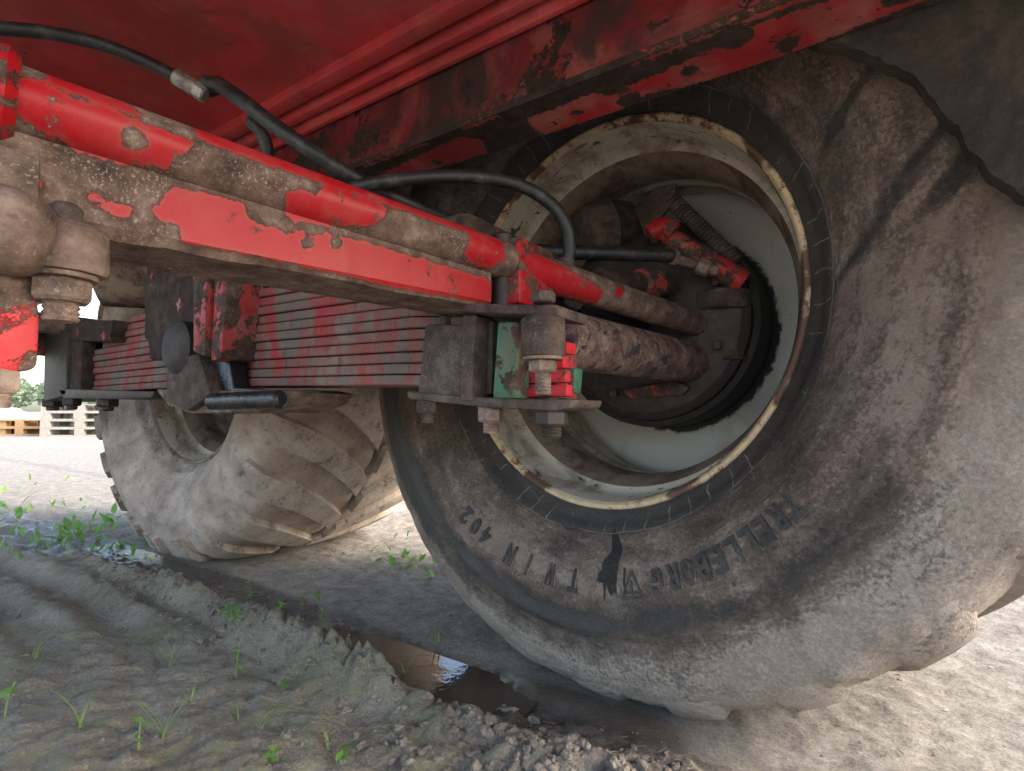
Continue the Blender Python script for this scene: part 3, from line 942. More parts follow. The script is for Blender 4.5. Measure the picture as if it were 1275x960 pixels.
LUG_SHARED = {(s, n): lug_mesh(lug_points(s, 0.0, n)) for s in (-1, 1) for n in (True, False)}
for k_, s in LUG_SHARED.items():
    s.materials.append(MAT['lug' if k_[1] else 'lug_pale'])
def rim_ring(name, prof, mat, parent, seg=120):
    vs_, fs = [], []
    for y, r in prof:
        for k in range(seg):
            th = 2 * math.pi * k / seg
            vs_.append((r * math.cos(th), y, r * math.sin(th)))
    for i in range(len(prof) - 1):
        for k in range(seg):
            k2 = (k + 1) % seg
            fs.append((i * seg + k, i * seg + k2, (i + 1) * seg + k2, (i + 1) * seg + k))
    me = mesh_from(name, vs_, fs, True)
    return link(name, me, mat, parent)
TXT = {}
def glyph(ch):
    if ch not in TXT:
        cu = bpy.data.curves.new("glyph", 'FONT')
        cu.body = ch
        cu.size = 1.0
        cu.align_x = 'CENTER'
        cu.offset = 0.03
        cu.resolution_u = 3
        o = bpy.data.objects.new("glyph", cu)
        COL.objects.link(o)
        dg = bpy.context.evaluated_depsgraph_get()
        dg.update()
        me = bpy.data.meshes.new_from_object(o.evaluated_get(dg))
        bpy.data.objects.remove(o)
        bm = bmesh.new()
        bm.from_mesh(me)
        bpy.data.meshes.remove(me)
        bmesh.ops.remove_doubles(bm, verts=bm.verts, dist=1e-4)
        bmesh.ops.dissolve_limit(bm, angle_limit=0.02, verts=bm.verts, edges=bm.edges)
        r_ = bmesh.ops.extrude_face_region(bm, geom=bm.faces[:])
        for v in [g for g in r_['geom'] if isinstance(g, bmesh.types.BMVert)]:
            v.co.z += 1.0
        bmesh.ops.triangulate(bm, faces=bm.faces)
        bmesh.ops.recalc_face_normals(bm, faces=bm.faces)
        TXT[ch] = ([v.co.copy() for v in bm.verts], [[v.index for v in f.verts] for f in bm.faces])
        bm.free()
    return TXT[ch]
def side_y(r):
    k = 14
    return np.interp(r, PF[:k, 1], PF[:k, 0])
def sidewall_letter(ch, phi, r0, hgt, wid, parent, raise_=0.0062):
    vs_, fs = glyph(ch)
    xs = [v.x for v in vs_]
    ys = [v.y for v in vs_]
    cx, cw = (min(xs) + max(xs)) / 2, max(xs) - min(xs)
    y0, y1 = min(ys), max(ys)
    out = []
    for v in vs_:
        a = (v.x - cx) / max(cw, 0.2) * wid
        r = r0 - hgt / 2 + (v.y - y0) / (y1 - y0) * hgt
        p = phi - a / r0
        y = float(side_y(r)) + 0.002 - v.z * (raise_ + 0.002)
        out.append((r * math.cos(p), y, r * math.sin(p)))
    me = mesh_from("moulded_letter", out, fs)
    set_attr(me, "foot", [1.0 - v.z for v in vs_])
    return link("moulded_letter", me, MAT['letter'], parent)
def make_wheel(loc, rotz, near, turn, camber=0.0):
    w = part_empty("wheel", trailer, loc)
    w.rotation_euler = (-camber, 0, rotz)
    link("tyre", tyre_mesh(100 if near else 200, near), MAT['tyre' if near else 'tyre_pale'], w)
    for side in (-1, 1):
        for i in range(NL):
            ph = turn + i * PITCH_A + (0.5 * PITCH_A if side > 0 else 0)
            v = lug_points(side, ph, near)
            if near or v[:, 2].min() < -HC - 0.012:
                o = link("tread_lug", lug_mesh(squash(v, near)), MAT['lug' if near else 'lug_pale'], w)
            else:
                o = bpy.data.objects.new("tread_lug", LUG_SHARED[(side, near)])
                COL.objects.link(o)
                o.parent = w
                o.rotation_euler = (0, -ph, 0)
    rim_ring("rim_lip", [(-.255, .3330), (-.258, .3410), (-.264, .3445), (-.271, .3435), (-.2735, .3390), (-.270, .3350), (-.262, .3310)], MAT['lip' if near else 'well'], w)
    rim_ring("rim_barrel", [(-.262, .3306), (-.250, .3275), (-.205, .3250), (-.190, .3200), (-.183, .3120)], MAT['rim'], w)
    rim_ring("rim_well", [(-.183, .3120), (-.150, .2960), (-.135, .2930), (-.090, .2930)], MAT['well'], w)
    rim_ring("rim_hump", [(-.090, .2930), (-.078, .2950), (-.068, .2925), (-.052, .2925), (-.042, .3000)], MAT['rim'], w)
    rim_ring("rim_band", [(-.042, .3000), (-.035, .3060), (.060, .3085), (.090, .310), (.20, .325), (.255, .333), (.264, .347), (.272, .346)], MAT['rim'], w)
    rim_ring("wheel_disc", [(.040, .3090), (.030, .3000), (.026, .2850), (.030, .2600), (.040, .2200), (.046, .1700), (.046, .1000)], MAT['disc'], w)
    return w
wheelA = make_wheel((0.0025, 0.0107, HC - 0.0044), -0.1547, True, R(4), 0.0268)
wheelB = make_wheel((AX_B, 0, HC), 0.0, False, R(9))
wheelA["label"] = "wheel with moulded lettering on its scuffed muddy tyre"
wheelB["label"] = "wheel with evenly mud coated tyre and clear curved tread bars"
word = "TRELLEBORG"
for i, ch in enumerate(word):
    sidewall_letter(ch, R(-40.6 - i * (68.4 - 40.6) / 9), 0.447, 0.034, 0.0180, wheelA)
for ch, d in zip("TWIN", (-87.6, -93.6, -100.0, -105.6)):
    sidewall_letter(ch, R(d), 0.447, 0.033, 0.020 if ch != "I" else 0.006, wheelA)
for ch, d in zip("402", (-114.0, -118.0, -122.2)):
    sidewall_letter(ch, R(d), 0.447, 0.030, 0.020, wheelA)
# triangle mark with a T inside
def side_pt(phi0, a, b, c):
    r = 0.449 + b
    p = phi0 - a / 0.449
    return (r * math.cos(p), float(side_y(r)) + 0.002 - c, r * math.sin(p))
def side_bars(name, segs, w, phi0):
    vs_, fs = [], []
    for (a0, b0), (a1, b1) in segs:
        L = math.hypot(a1 - a0, b1 - b0)
        nx_, ny_ = -(b1 - b0) / L * w / 2, (a1 - a0) / L * w / 2
        k = len(vs_)
        for c in (0.0, 0.005):
            for a, b in ((a0 + nx_, b0 + ny_), (a1 + nx_, b1 + ny_), (a1 - nx_, b1 - ny_), (a0 - nx_, b0 - ny_)):
                vs_.append(side_pt(phi0, a, b, c))
        fs += [(k + 4, k + 5, k + 6, k + 7)] + [(k + i, k + (i + 1) % 4, k + 4 + (i + 1) % 4, k + 4 + i) for i in range(4)]
    me = mesh_from(name, vs_, fs)
    set_attr(me, "foot", [1.0 if (i_ % 8) < 4 else 0.0 for i_ in range(len(vs_))])
    return link(name, me, MAT['letter'], wheelA)
tri = [(-0.0165, 0.016), (0.0165, 0.016), (0.0, -0.020)]
side_bars("triangle_mark", [(tri[0], tri[1]), (tri[1], tri[2]), (tri[2], tri[0])], 0.0032, R(-74.3))
side_bars("triangle_mark", [((-0.009, 0.0095), (0.009, 0.0095)), ((0, 0.0095), (0, -0.007))], 0.003, R(-74.3))

# ------------------------------------------------------------------ axle beam and tie rod
TA, TB = np.array([-.078, -1.03, .642]), np.array([.1105, -.067, .6049])
TD = (TB - TA) / np.linalg.norm(TB - TA)
PAINT = [
 [(-1.035, .6482), (-1.017, .6507), (-1.007, .646), (-.984, .6472), (-.969, .645), (-.936, .6425), (-.936, .6385), (-.949, .62), (-.956, .6193), (-.988, .6165), (-1.022, .6229), (-1.034, .6283), (-1.2, .63), (-1.2, .65)],
 [(-1.016, .6638), (-.993, .6625), (-.976, .6619), (-.966, .6491), (-.976, .6469), (-.997, .6475), (-1.016, .6491)],
 [(-.936, .670), (-.881, .670), (-.819, .670), (-.779, .670), (-.715, .670), (-.65, .670), (-.65, .637), (-.715, .6371), (-.779, .6403), (-.819, .6402), (-.881, .6414), (-.932, .6448)],
 [(-.868, .6246), (-.858, .6316), (-.846, .629), (-.838, .6407), (-.804, .6413), (-.777, .6375), (-.777, .6289), (-.789, .6173), (-.83, .6092), (-.853, .6088), (-.861, .6108)],
 [(-.953, .5922), (-.94, .6108), (-.918, .6128), (-.892, .6108), (-.889, .6006), (-.877, .5972), (-.854, .6064), (-.851, .6004), (-.819, .6047), (-.795, .6059), (-.734, .6024), (-.638, .598), (-.60, .58), (-.64, .5674), (-.694, .5662), (-.743, .565), (-.802, .5677), (-.836, .5686), (-.879, .5714), (-.908, .5701), (-.943, .5702), (-.938, .5815), (-.951, .5842)],
 [(-.99, .5932), (-.985, .5937), (-.974, .5892), (-.961, .5883), (-.967, .581), (-.967, .5776), (-.978, .5813), (-.989, .586)],
 [(-1.021, .5899), (-1.012, .5929), (-1.012, .5845), (-1.02, .5851)],
 [(-.677, .6457), (-.627, .6456), (-.625, .619), (-.638, .6072), (-.661, .6089), (-.681, .6119)],
 [(-.595, .645), (-.527, .634), (-.482, .6234), (-.44, .614), (-.438, .5972), (-.513, .5987), (-.545, .6007), (-.59, .6057), (-.6, .6194)],
 [(-.408, .6298), (-.39, .6222), (-.398, .6079), (-.414, .6125)]]
HOLES = [(-.971, .632, .007), (-.815, .598, .006), (-.842, .592, .005), (-.943, .574, .009), (-.86, .603, .007), (-.48, .617, .004)]
# tie rod: round tube along the beam, carried on to the steering arm
vs_, fs = [], []
ny_, sg = 480, 36
s_, u_, d_ = (np.array(q) for q in frame_of(Vector(TD)))
t0 = TA - TD * 0.90
Lt = np.linalg.norm(TB - t0)
for i in range(ny_):
    c = t0 + TD * Lt * i / (ny_ - 1)
    for k in range(sg):
        th = 2 * math.pi * k / sg
        vs_.append(c + (s_ * math.cos(th) + u_ * math.sin(th)) * 0.0225)
for i in range(ny_ - 1):
    for k in range(sg):
        k2 = (k + 1) % sg
        fs.append((i * sg + k, i * sg + k2, (i + 1) * sg + k2, (i + 1) * sg + k))
fs += [tuple(range(sg)), tuple(range((ny_ - 1) * sg, ny_ * sg))]
me = mesh_from("tie_rod", vs_, fs)
bm = bmesh.new(); bm.from_mesh(me); bpy.data.meshes.remove(me)
me = bm_mesh("tie_rod", bm, True)
V = verts_of(me)
set_attr(me, "paint", paint_of(V[:, 1:], PAINT, 0.016, HOLES))
link("tie_rod", me, MAT['beam'], trailer)
# box beam under it
side = np.array([TD[1], -TD[0], 0.0]); side /= np.linalg.norm(side)      # towards the open side (+X)
vs_, fs = [], []
b0 = np.array([TA[0], TA[1], 0]) - np.array([TD[0], TD[1], 0]) * 0.90
Lb = (-0.628 - b0[1]) / TD[1]
na = 420
ring_uv = []
zb, zt, x1, x0, rr_ = 0.566, 0.622, 0.006, -0.075, 0.006
for (ua, za), (ub, zb_) in (((x0, zb), (x1 - rr_, zb)), ((x1 - rr_, zb), (x1, zb + rr_)), ((x1, zb + rr_), (x1, zt)), ((x1, zt), (x0, zt)), ((x0, zt), (x0, zb))):
    n_ = max(1, int(math.hypot(ub - ua, zb_ - za) / 0.006))
    for k in range(n_):
        ring_uv.append((ua + (ub - ua) * k / n_, za + (zb_ - za) * k / n_))
nr = len(ring_uv)
for i in range(na):
    c = b0 + np.array([TD[0], TD[1], 0]) * Lb * i / (na - 1)
    for u, z in ring_uv:
        vs_.append(c + side * u + np.array([0, 0, z]))
for i in range(na - 1):
    for k in range(nr):
        k2 = (k + 1) % nr
        fs.append((i * nr + k, (i + 1) * nr + k, (i + 1) * nr + k2, i * nr + k2))
fs += [tuple(range(nr)), tuple(range((na - 1) * nr, na * nr))]
me = mesh_from("axle_beam", vs_, fs)
bm = bmesh.new(); bm.from_mesh(me); bpy.data.meshes.remove(me)
me = bm_mesh("axle_beam", bm, True)
V = verts_of(me)
pa = paint_of(V[:, 1:], PAINT, 0.016, HOLES)
pa[V[:, 2] < zb + 0.0015] *= 0.3
V[:, 2] -= np.where(V[:, 2] < zb + 0.001, 0.004 * np.clip(fbm(V, 30, 3, 5) + 0.2, 0, 1), 0)      # mud hanging underneath
me.vertices.foreach_set("co", V.ravel())
set_attr(me, "paint", pa)
link("axle_beam", me, MAT['beam'], trailer)
# clamp at the near end of the tie rod and weld plates below it
cl = TA + TD * 0.0
lathe("rod_collar", [(0, .026), (.004, .031), (.05, .031), (.056, .026)], TA - TD * 0.05, TA + TD * 0.18, MAT['red_worn'], trailer, 28)
box("beam_plate", (-.105, -1.12, .553), (-.064, -1.012, .604), MAT['rust'], trailer, 0.003, Matrix.Rotation(R(-10.5), 3, 'Z'))

# near steering joint: boss, washer, big nut and stud under the beam
jb = on(80, 300, 'x', -0.048)
jx, jy = jb[0], jb[1]
steer = part_empty("steering_joint", trailer)
lathe("joint_boss", [(0, .019), (.003, .0225), (.026, .0235), (.030, .022)], (jx, jy, .5605), (jx, jy, .50), MAT['rust'], steer, 30, 0.0006)
lathe("washer", [(0, .0185), (.0015, .0185), (.003, .018)], (jx, jy, .5300), (jx, jy, .5), MAT['rust_pale'], steer, 26)
hexnut("nut", (jx, jy, .5268), .0165, .0145, MAT['rust'], steer)
thread("stud", (jx, jy, .5128), .0098, .0115, MAT['rust_pale'], steer)
rod("joint_pin", (jx, jy, .575), (jx, jy, .515), .009, MAT['rust_dark'], steer)
kb = on(2, 288, 'x', -0.045)
lathe("ball_housing", [(0, .012), (.005, .021), (.014, .027), (.030, .0275), (.042, .022), (.048, .012)], (kb[0], kb[1], kb[2] + .024), (kb[0], kb[1], kb[2] - .1), MAT['rust'], steer, 28, 0.0008)
pl_ = [on(x, y, 'x', -0.050) for x, y in ((-90, 330), (20, 330), (44, 348), (50, 395), (47, 455), (38, 462), (-90, 462))]
slab("joint_plate", pl_, 0.02, MAT['red_little'], steer, 0.002, (-1, 0, 0))
nb_ = on(2, 462, 'x', -0.058)
hexnut("nut", (nb_[0], nb_[1], nb_[2] + .001), .0095, .014, MAT['rust_pale'], steer)
thread("stud", (nb_[0], nb_[1], nb_[2] - .012), .0055, .010, MAT['rust_pale'], steer)

# ------------------------------------------------------------------ leaf spring
spring = part_empty("leaf_spring", trailer)
YF, YB = -0.605, -0.525
def zbot(x):
    return float(np.interp(x, [-1.60, -1.40, -0.75, -0.14, 0.06], [0.487, 0.492, 0.494, 0.481, 0.462]))
NLEAF, TH = 11, 0.0150
def leaf(k):
    # lowest leaf longest; the upper ones end short of the far clamp
    xa = -1.58 if k < 4 else -1.40 + 0.055 * (k - 3) - 0.02
    xb = 0.062 if k < 4 else 0.03 - 0.028 * (k - 3)
    n_ = 44
    vs_, fs = [], []
    yf = YF + 0.0060 * (((k * 7) % 5) / 5.0 - 0.5)
    for i in range(n_):
        x = xa + (xb - xa) * i / (n_ - 1)
        z = zbot(x) + k * TH * 1.03
        w = 0.0003 * math.sin(x * 9 + k)
        c_ = 0.0016
        for (y, zz) in ((yf + c_, z), (yf, z + c_), (yf, z + TH - c_ - .0014), (yf + c_, z + TH - .0014), (YB, z + TH - .0014), (YB, z)):
            vs_.append((x, y + w, zz))
    for i in range(n_ - 1):
        for j in range(6):
            j2 = (j + 1) % 6
            fs.append((i * 6 + j, i * 6 + j2, (i + 1) * 6 + j2, (i + 1) * 6 + j))
    fs += [tuple(range(6)), tuple(range((n_ - 1) * 6, n_ * 6))]
    me = mesh_from("spring_leaf", vs_, fs)
    bm = bmesh.new(); bm.from_mesh(me); bpy.data.meshes.remove(me)
    me = bm_mesh("spring_leaf", bm, True)
    o = link("spring_leaf", me, MAT['leaf_red'], spring)
    return o
for k in range(NLEAF):
    leaf(k)

# ------------------------------------------------------------------ near spring clamp on the axle
clamp = part_empty("spring_clamp", trailer)
def pp(lst, y):
    return [on(a, b, 'y', y) for a, b in lst]
slab("clamp_plate", pp([(490, 373), (560, 377), (694, 379), (694, 394), (640, 391), (520, 386), (494, 381)], -0.655), 0.07, MAT['rust_dark'], clamp, 0.003)
slab("clamp_plate", pp([(505, 487), (560, 492), (640, 497), (712, 497), (708, 508), (690, 512), (600, 507), (508, 497)], -0.645), 0.075, MAT['rust_dark'], clamp, 0.003)
slab("spacer_block", pp([(529, 403), (590, 404), (584, 498), (519, 493)], -0.640), 0.07, MAT['rust_dark'], clamp, 0.004)
slab("spacer_lip", pp([(575, 392), (592, 392), (588, 500), (572, 499)], -0.648), 0.03, MAT['rust_dark'], clamp, 0.003)
slab("inner_post", pp([(593, 398), (614, 398), (612, 492), (588, 492)], -0.622), 0.07, MAT['rust_black'], clamp, 0.004)
slab("green_post", pp([(619, 400), (645, 400), (641, 497), (612, 497)], -0.640), 0.03, MAT['green'], clamp, 0.004)
slab("green_post", pp([(708, 458), (716, 458), (714, 490), (706, 490)], -0.600), 0.02, MAT['green'], clamp, 0.002)
for k in range(4):
    za, zc = 0.462 + k * 0.0155, 0.462 + k * 0.0155 + 0.0128
    e_ = on(650, 480, 'y', -0.612)[0], on(706, 480, 'y', -0.612)[0]
    box("leaf_end", (e_[0], -0.613 + 0.001 * (k % 2), za), (e_[1] - 0.002 * (k % 3), -0.59, zc), MAT['leaf_end'], clamp, 0.0015)
for px_, py_, mt, r_ in ((611, 508, 'rust_pale', .0145), (687, 511, 'rust_black', .0175), (534, 498, 'rust_dark', .0150)):
    c = on(px_, py_, 'y', -0.632)
    hexnut("nut", c, r_, .016, MAT[mt], clamp)
    thread("stud", (c[0], c[1], c[2] - .016), r_ * .62, .011, MAT[mt], clamp)
for px_ in (625, 560):
    c = on(px_, 395, 'y', -0.60)
    rod("clamp_bolt", (c[0], c[1], .47), (c[0], c[1], .66), .0125, MAT['rust_black'], clamp)
c = on(633, 330, 'y', -0.585)
box("clamp_bracket", (c[0] - .010, c[1] - .02, .572), (c[0] + .03, c[1] + .06, .652), MAT['red_worn'], clamp, 0.004)
# bolts through the eye of the steering cylinder
ec = on(676, 400, 'y', -0.655)
eye = part_empty("cylinder_eye", trailer)
lathe("eye_boss", [(0, .019), (.003, .0225), (.036, .0225), (.040, .0215)], (ec[0], ec[1], ec[2] + .004), (ec[0], ec[1], .4), MAT['rust_dark'], eye, 30, 0.0005)
lathe("washer", [(0, .0205), (.003, .0205)], (ec[0], ec[1], ec[2] - .0365), (ec[0], ec[1], .4), MAT['rust_pale'], eye, 26)
hexnut("nut", (ec[0], ec[1], ec[2] - .0395), .0148, .0125, MAT['rust'], eye)
thread("stud", (ec[0], ec[1], ec[2] - .052), .0088, .022, MAT['rust'], eye)
hexnut("bolt_head", (ec[0], ec[1], ec[2] + .030), .0135, .011, MAT['rust_dark'], eye)

# steering cylinder
ca, cb_ = np.array([.026, -.520, .541]), np.array([.098, -.035, .537])
lathe("steering_cylinder", [(0, .034), (.002, .0385), (.012, .0390), (.33, .0380), (.37, .0365), (.44, .0365), (.47, .031), (.49, .020)], ca, cb_, MAT['cyl'], trailer, 40)
rod("cylinder_rod_end", ca - (cb_ - ca) * .14, ca + (cb_ - ca) * .02, .016, MAT['rust_dark'], trailer)

# ------------------------------------------------------------------ hub, brake and steering arm
box("axle_stub", (-.115, -.66, .575), (-.005, -.13, .675), MAT['red_dirty'], trailer, 0.012)
def drum(cx, name="brake_drum"):
    d = lathe(name, [(0, .06), (.0, .178), (.006, .190), (.020, .192), (.022, .203), (.045, .205), (.15, .205), (.155, .19)], (cx, -.115, HC), (cx, .4, HC), MAT['drum'], trailer, 64)
    lathe("backing_plate", [(0, .05), (.012, .155), (.020, .176)], (cx, -.138, HC), (cx, .4, HC), MAT['rust_black'], trailer, 48)
    return d
drum(0.0)
drum(AX_B)
# low red remains on the backing plate
slab("plate_rib", pp([(775, 486), (840, 474), (858, 482), (850, 492), (785, 496)], -0.150), 0.014, MAT['red_dull'], trailer, 0.002)
arm = part_empty("steering_arm", trailer)
ab = on(900, 372, 'y', -0.10)
lathe("arm_boss", [(0, .046), (.003, .050), (.030, .050), (.034, .046)], (ab[0], ab[1], ab[2] + .012), (ab[0], ab[1], .4), MAT['rust_dark'], arm, 32, 0.0005)
rod("arm_pin", (ab[0] - .01, ab[1], ab[2]), (ab[0] - .01, ab[1], ab[2] - .085), .015, MAT['rust'], arm)
hexnut("nut", (ab[0] - .01, ab[1], ab[2] - .024), .022, .018, MAT['rust'], arm)
hexnut("nut", (ab[0] - .01, ab[1], ab[2] - .052), .017, .012, MAT['rust'], arm)
slab("arm_plate", [(.085, -.12, .585), (.14, -.12, .585), (.16, .0, .56), (.12, .02, .52), (.06, -.02, .52)], 0.03, MAT['red_dirty'], arm, 0.004, (0, 0, 1))
lathe("tie_rod_end", [(0, .021), (.012, .0165), (.05, .0155), (.055, .022), (.085, .024), (.09, .018)], TB - TD * .012, TB + TD * .2, MAT['rust'], arm, 24)
kn = on(905, 420, 'y', -0.085)
lathe("steering_knuckle", [(0, .022), (.006, .034), (.05, .036), (.06, .028), (.10, .028), (.11, .038), (.15, .038), (.156, .026)], (kn[0], kn[1], .690), (kn[0], kn[1], .4), MAT['red_dirty'], arm, 30, 0.0008)
slab("knuckle_web", [(kn[0] - .03, kn[1] + .01, .60), (kn[0] - .17, kn[1] + .02, .70), (kn[0] - .19, kn[1] + .02, .64), (kn[0] - .12, kn[1] + .02, .53), (kn[0] - .03, kn[1] + .01, .54)], 0.03, MAT['rust_dark'], arm, 0.006)
for k in range(8):
    a = R(22.5 + 45 * k)
    q_ = (0.15 * math.cos(a), -0.145, HC + 0.15 * math.sin(a))
    lathe("plate_bolt", [(0, .006), (.002, .0085), (.010, .0085), (.012, .006)], q_, (q_[0], 0.2, q_[2]), MAT['rust_dark'], arm, 6, smooth=False)
brk = part_empty("brake_lever_gear", trailer)
a_, b_ = on(812, 282, 'y', -0.19), on(925, 352, 'y', -0.13)
hose("brake_lever", [a_, a_ + (b_ - a_) * .5, b_], [.016, .018, .021, .021, .019], MAT['red_dull'], brk, 16, 30)
hose("lever_tip", [on(808, 292, 'y', -.2), on(826, 282, 'y', -.19), on(840, 290, 'y', -.185)], .017, MAT['red_worn'], brk, 14, 12)
a_, b_ = on(832, 245, 'y', -0.13), on(918, 328, 'y', -0.11)
L_ = np.linalg.norm(b_ - a_)
hs, hu, hd = (np.array(q) for q in frame_of(Vector(b_ - a_)))
coil = [a_ + hd * L_ * t + (hs * math.cos(t * 2 * math.pi * 24) + hu * math.sin(t * 2 * math.pi * 24)) * .012 for t in np.linspace(0, 1, 24 * 12)]
hose("return_spring", coil, .0042, MAT['rust_dark'], brk, 6, smoothp=False)
rod("spring_core", a_, b_, .0105, MAT['rust_dark'], brk)
a_, b_ = on(824, 317, 'y', -0.215), on(895, 338, 'y', -0.19)
rod("clevis_rod", a_, b_, .0085, MAT['rust'], brk)
lathe("clevis_nut", [(0, .011), (.002, .0145), (.026, .0145), (.03, .011)], a_, b_, MAT['rust'], brk, 6, smooth=False)
rod("clevis_boss", a_ + (b_ - a_) * .62, a_ + (b_ - a_) * .85, .0155, MAT['rust'], brk)
a_, b_ = on(742, 350, 'y', -0.36), on(832, 356, 'y', -0.16)
rod("brake_camshaft", a_, b_, .020, MAT['red_dirty'], brk)
rod("camshaft_collar", a_ + (b_ - a_) * .55, a_ + (b_ - a_) * .8, .026, MAT['red_dull'], brk)
a_, b_ = on(640, 312, 'y', -0.40), on(838, 318, 'y', -0.22)
rod("brake_pipe", a_, b_, .012, MAT['hose'], brk)
a_, b_ = on(722, 292, 'y', -0.16), on(800, 280, 'y', -0.06)
lathe("brake_chamber", [(0, .03), (.006, .052), (.05, .060), (.058, .066), (.066, .060), (.11, .05), (.12, .03)], a_, b_, MAT['rust_dark'], brk, 36, 0.001)
slab("chamber_bracket", pp([(790, 262), (818, 232), (842, 228), (838, 250), (815, 280), (806, 300)], -0.14), 0.012, MAT['rust_dark'], brk, 0.002)

# ------------------------------------------------------------------ centre pivot of the bogie
pv = part_empty("bogie_pivot", trailer)
slab("pivot_web", pp([(176, 345), (205, 330), (252, 326), (252, 440), (236, 450), (186, 448)], -0.640), 0.05, MAT['red_dirty'], pv, 0.004)
slab("pivot_rib", pp([(240, 322), (258, 322), (254, 444), (240, 438)], -0.672), 0.06, MAT['red_dull'], pv, 0.003)
slab("pivot_rib", pp([(268, 322), (285, 322), (275, 446), (262, 450)], -0.664), 0.06, MAT['red_dull'], pv, 0.003)
slab("pivot_back", pp([(246, 318), (282, 318), (272, 440), (246, 440)], -0.640), 0.03, MAT['red_dirty'], pv, 0.002)
c = on(214, 432, 'y', -0.672)
lathe("pivot_housing", [(0, .018), (.003, .038), (.012, .049), (.11, .049)], (c[0], -0.676, c[2]), (c[0], .0, c[2]), MAT['rust_black'], pv, 40)
slab("pivot_lug", pp([(206, 446), (246, 440), (262, 492), (232, 512), (205, 500)], -0.664), 0.06, MAT['rust_dark'], pv, 0.006)
slab("saddle_plate", pp([(192, 484), (240, 488), (345, 484), (362, 488), (352, 503), (318, 514), (236, 515), (208, 505)], -0.650), 0.12, MAT['rust'], pv, 0.005)
a_, b_ = on(262, 500, 'y', -0.690), on(352, 497, 'y', -0.665)
rod("greasy_bar", a_, b_, .0135, MAT['grease'], pv, ch=0.006)
slab("dark_gap_wedge", pp([(262, 446), (284, 440), (290, 482), (352, 486), (356, 493), (270, 497), (252, 488)], -0.642), 0.03, MAT['grease'], pv, 0.004)  # black plate painting the shaded gap above the oily bar
slab("green_edge", pp([(283, 360), (289, 358), (288, 452), (282, 455)], -0.612), 0.01, MAT['green'], pv, 0.001)
box("pivot_hanger", (on(230, 330, 'y', -.6)[0] - .13, -.62, .60), (on(230, 330, 'y', -.6)[0] + .10, -.50, .845), MAT['red_dirty'], pv, 0.006)

# far spring clamp and far axle
fc = part_empty("spring_clamp", trailer)
slab("clamp_plate", pp([(72, 484), (192, 487), (188, 496), (140, 497), (78, 496)], -0.640), 0.13, MAT['rust_black'], fc, 0.004)
slab("clamp_block", pp([(55, 410), (84, 410), (82, 492), (54, 500)], -0.640), 0.12, MAT['rust_black'], fc, 0.004)
slab("clamp_strap", pp([(82, 425), (102, 422), (100, 488), (80, 490)], -0.632), 0.03, MAT['red_dirty'], fc, 0.003)
slab("clamp_cap", pp([(50, 404), (140, 398), (136, 425), (52, 424)], -0.636), 0.13, MAT['red_dirty'], fc, 0.004)
for px_, py_, r_ in ((66, 496, .026), (90, 494, .022), (134, 494, .024)):
    c = on(px_, py_, 'y', -0.61)
    hexnut("nut", c, r_, .024, MAT['rust_black'], fc)
    rod("stud", (c[0], c[1], c[2] - .02), (c[0], c[1], c[2] - .034), r_ * .55, MAT['rust_black'], fc)
box("axle_beam", (AX_B - .11, -2.1, .60), (AX_B - .01, -.13, .69), MAT['red_dirty'], trailer, 0.008)
hose("tie_rod", [(AX_B + .13, -.10, .66), (AX_B + .06, -1.0, .675), (AX_B + .03, -1.9, .68)], .026, MAT['rust'], trailer, 16, 20)
lathe("axle_bracket", [(0, .03), (.01, .06), (.10, .075), (.22, .075), (.24, .05)], on(118, 352, 'y', -.62), on(205, 345, 'y', -.50), MAT['rust'], trailer, 28, 0.001)

# ------------------------------------------------------------------ hoses
hl = part_empty("hydraulic_line", trailer)
h1 = [deep(-60, 30, .60), deep(0, 35, .62), deep(60, 41, .64), deep(125, 55, .66), deep(180, 76, .68), deep(222, 97, .69)]
hose("hose", h1, .0078, MAT['hose'], hl, n=70)
lathe("coupling_sleeve", [(0, .0085), (.002, .0105), (.026, .0105), (.028, .009)], deep(217, 94, .688), deep(262, 122, .70), MAT['zinc'], hl, 24)
lathe("coupling_nut", [(0, .0095), (.002, .0112), (.013, .0112), (.015, .009)], deep(243, 110, .695), deep(270, 127, .70), MAT['zinc'], hl, 6, smooth=False)
lathe("elbow", [(0, .008), (.004, .010), (.028, .010), (.030, .008)], deep(256, 112, .70), deep(290, 100, .735), MAT['rust_black'], hl, 20)
h2 = [deep(256, 104, .70), deep(275, 107, .69), deep(300, 124, .67), deep(340, 155, .66), deep(395, 193, .66), deep(450, 226, .68), deep(520, 259, .72), deep(592, 288, .80), deep(650, 318, .9)]
hose("hose", h2, .0095, MAT['hose'], hl, n=90)
h4 = [deep(312, 150, .74), deep(325, 165, .74), deep(332, 185, .745), deep(330, 215, .75)]
hose("hose", h4, .0090, MAT['hose'], hl, n=24)
h3 = [deep(430, 240, .66), deep(450, 232, .66), deep(490, 225, .665), deep(545, 220, .68), deep(600, 221, .70), deep(650, 232, .715), deep(688, 256, .72), deep(706, 285, .725), deep(709, 310, .73), deep(704, 336, .735)]
hose("hose", h3, .0088, MAT['hose'], hl, n=110)
lathe("hose_ferrule", [(0, .0095), (.002, .0115), (.024, .0115), (.026, .010)], deep(706, 322, .735), deep(701, 350, .735), MAT['rust_dark'], hl, 20)
h5 = [deep(690, 352, .80), deep(720, 372, .80), deep(745, 388, .83), deep(800, 405, .95)]
hose("hose", h5, .012, MAT['hose'], hl, n=30)
lathe("hose_ferrule", [(0, .010), (.002, .0145), (.03, .0145), (.032, .012)], deep(700, 366, .79), deep(742, 384, .81), MAT['zinc'], hl, 20)

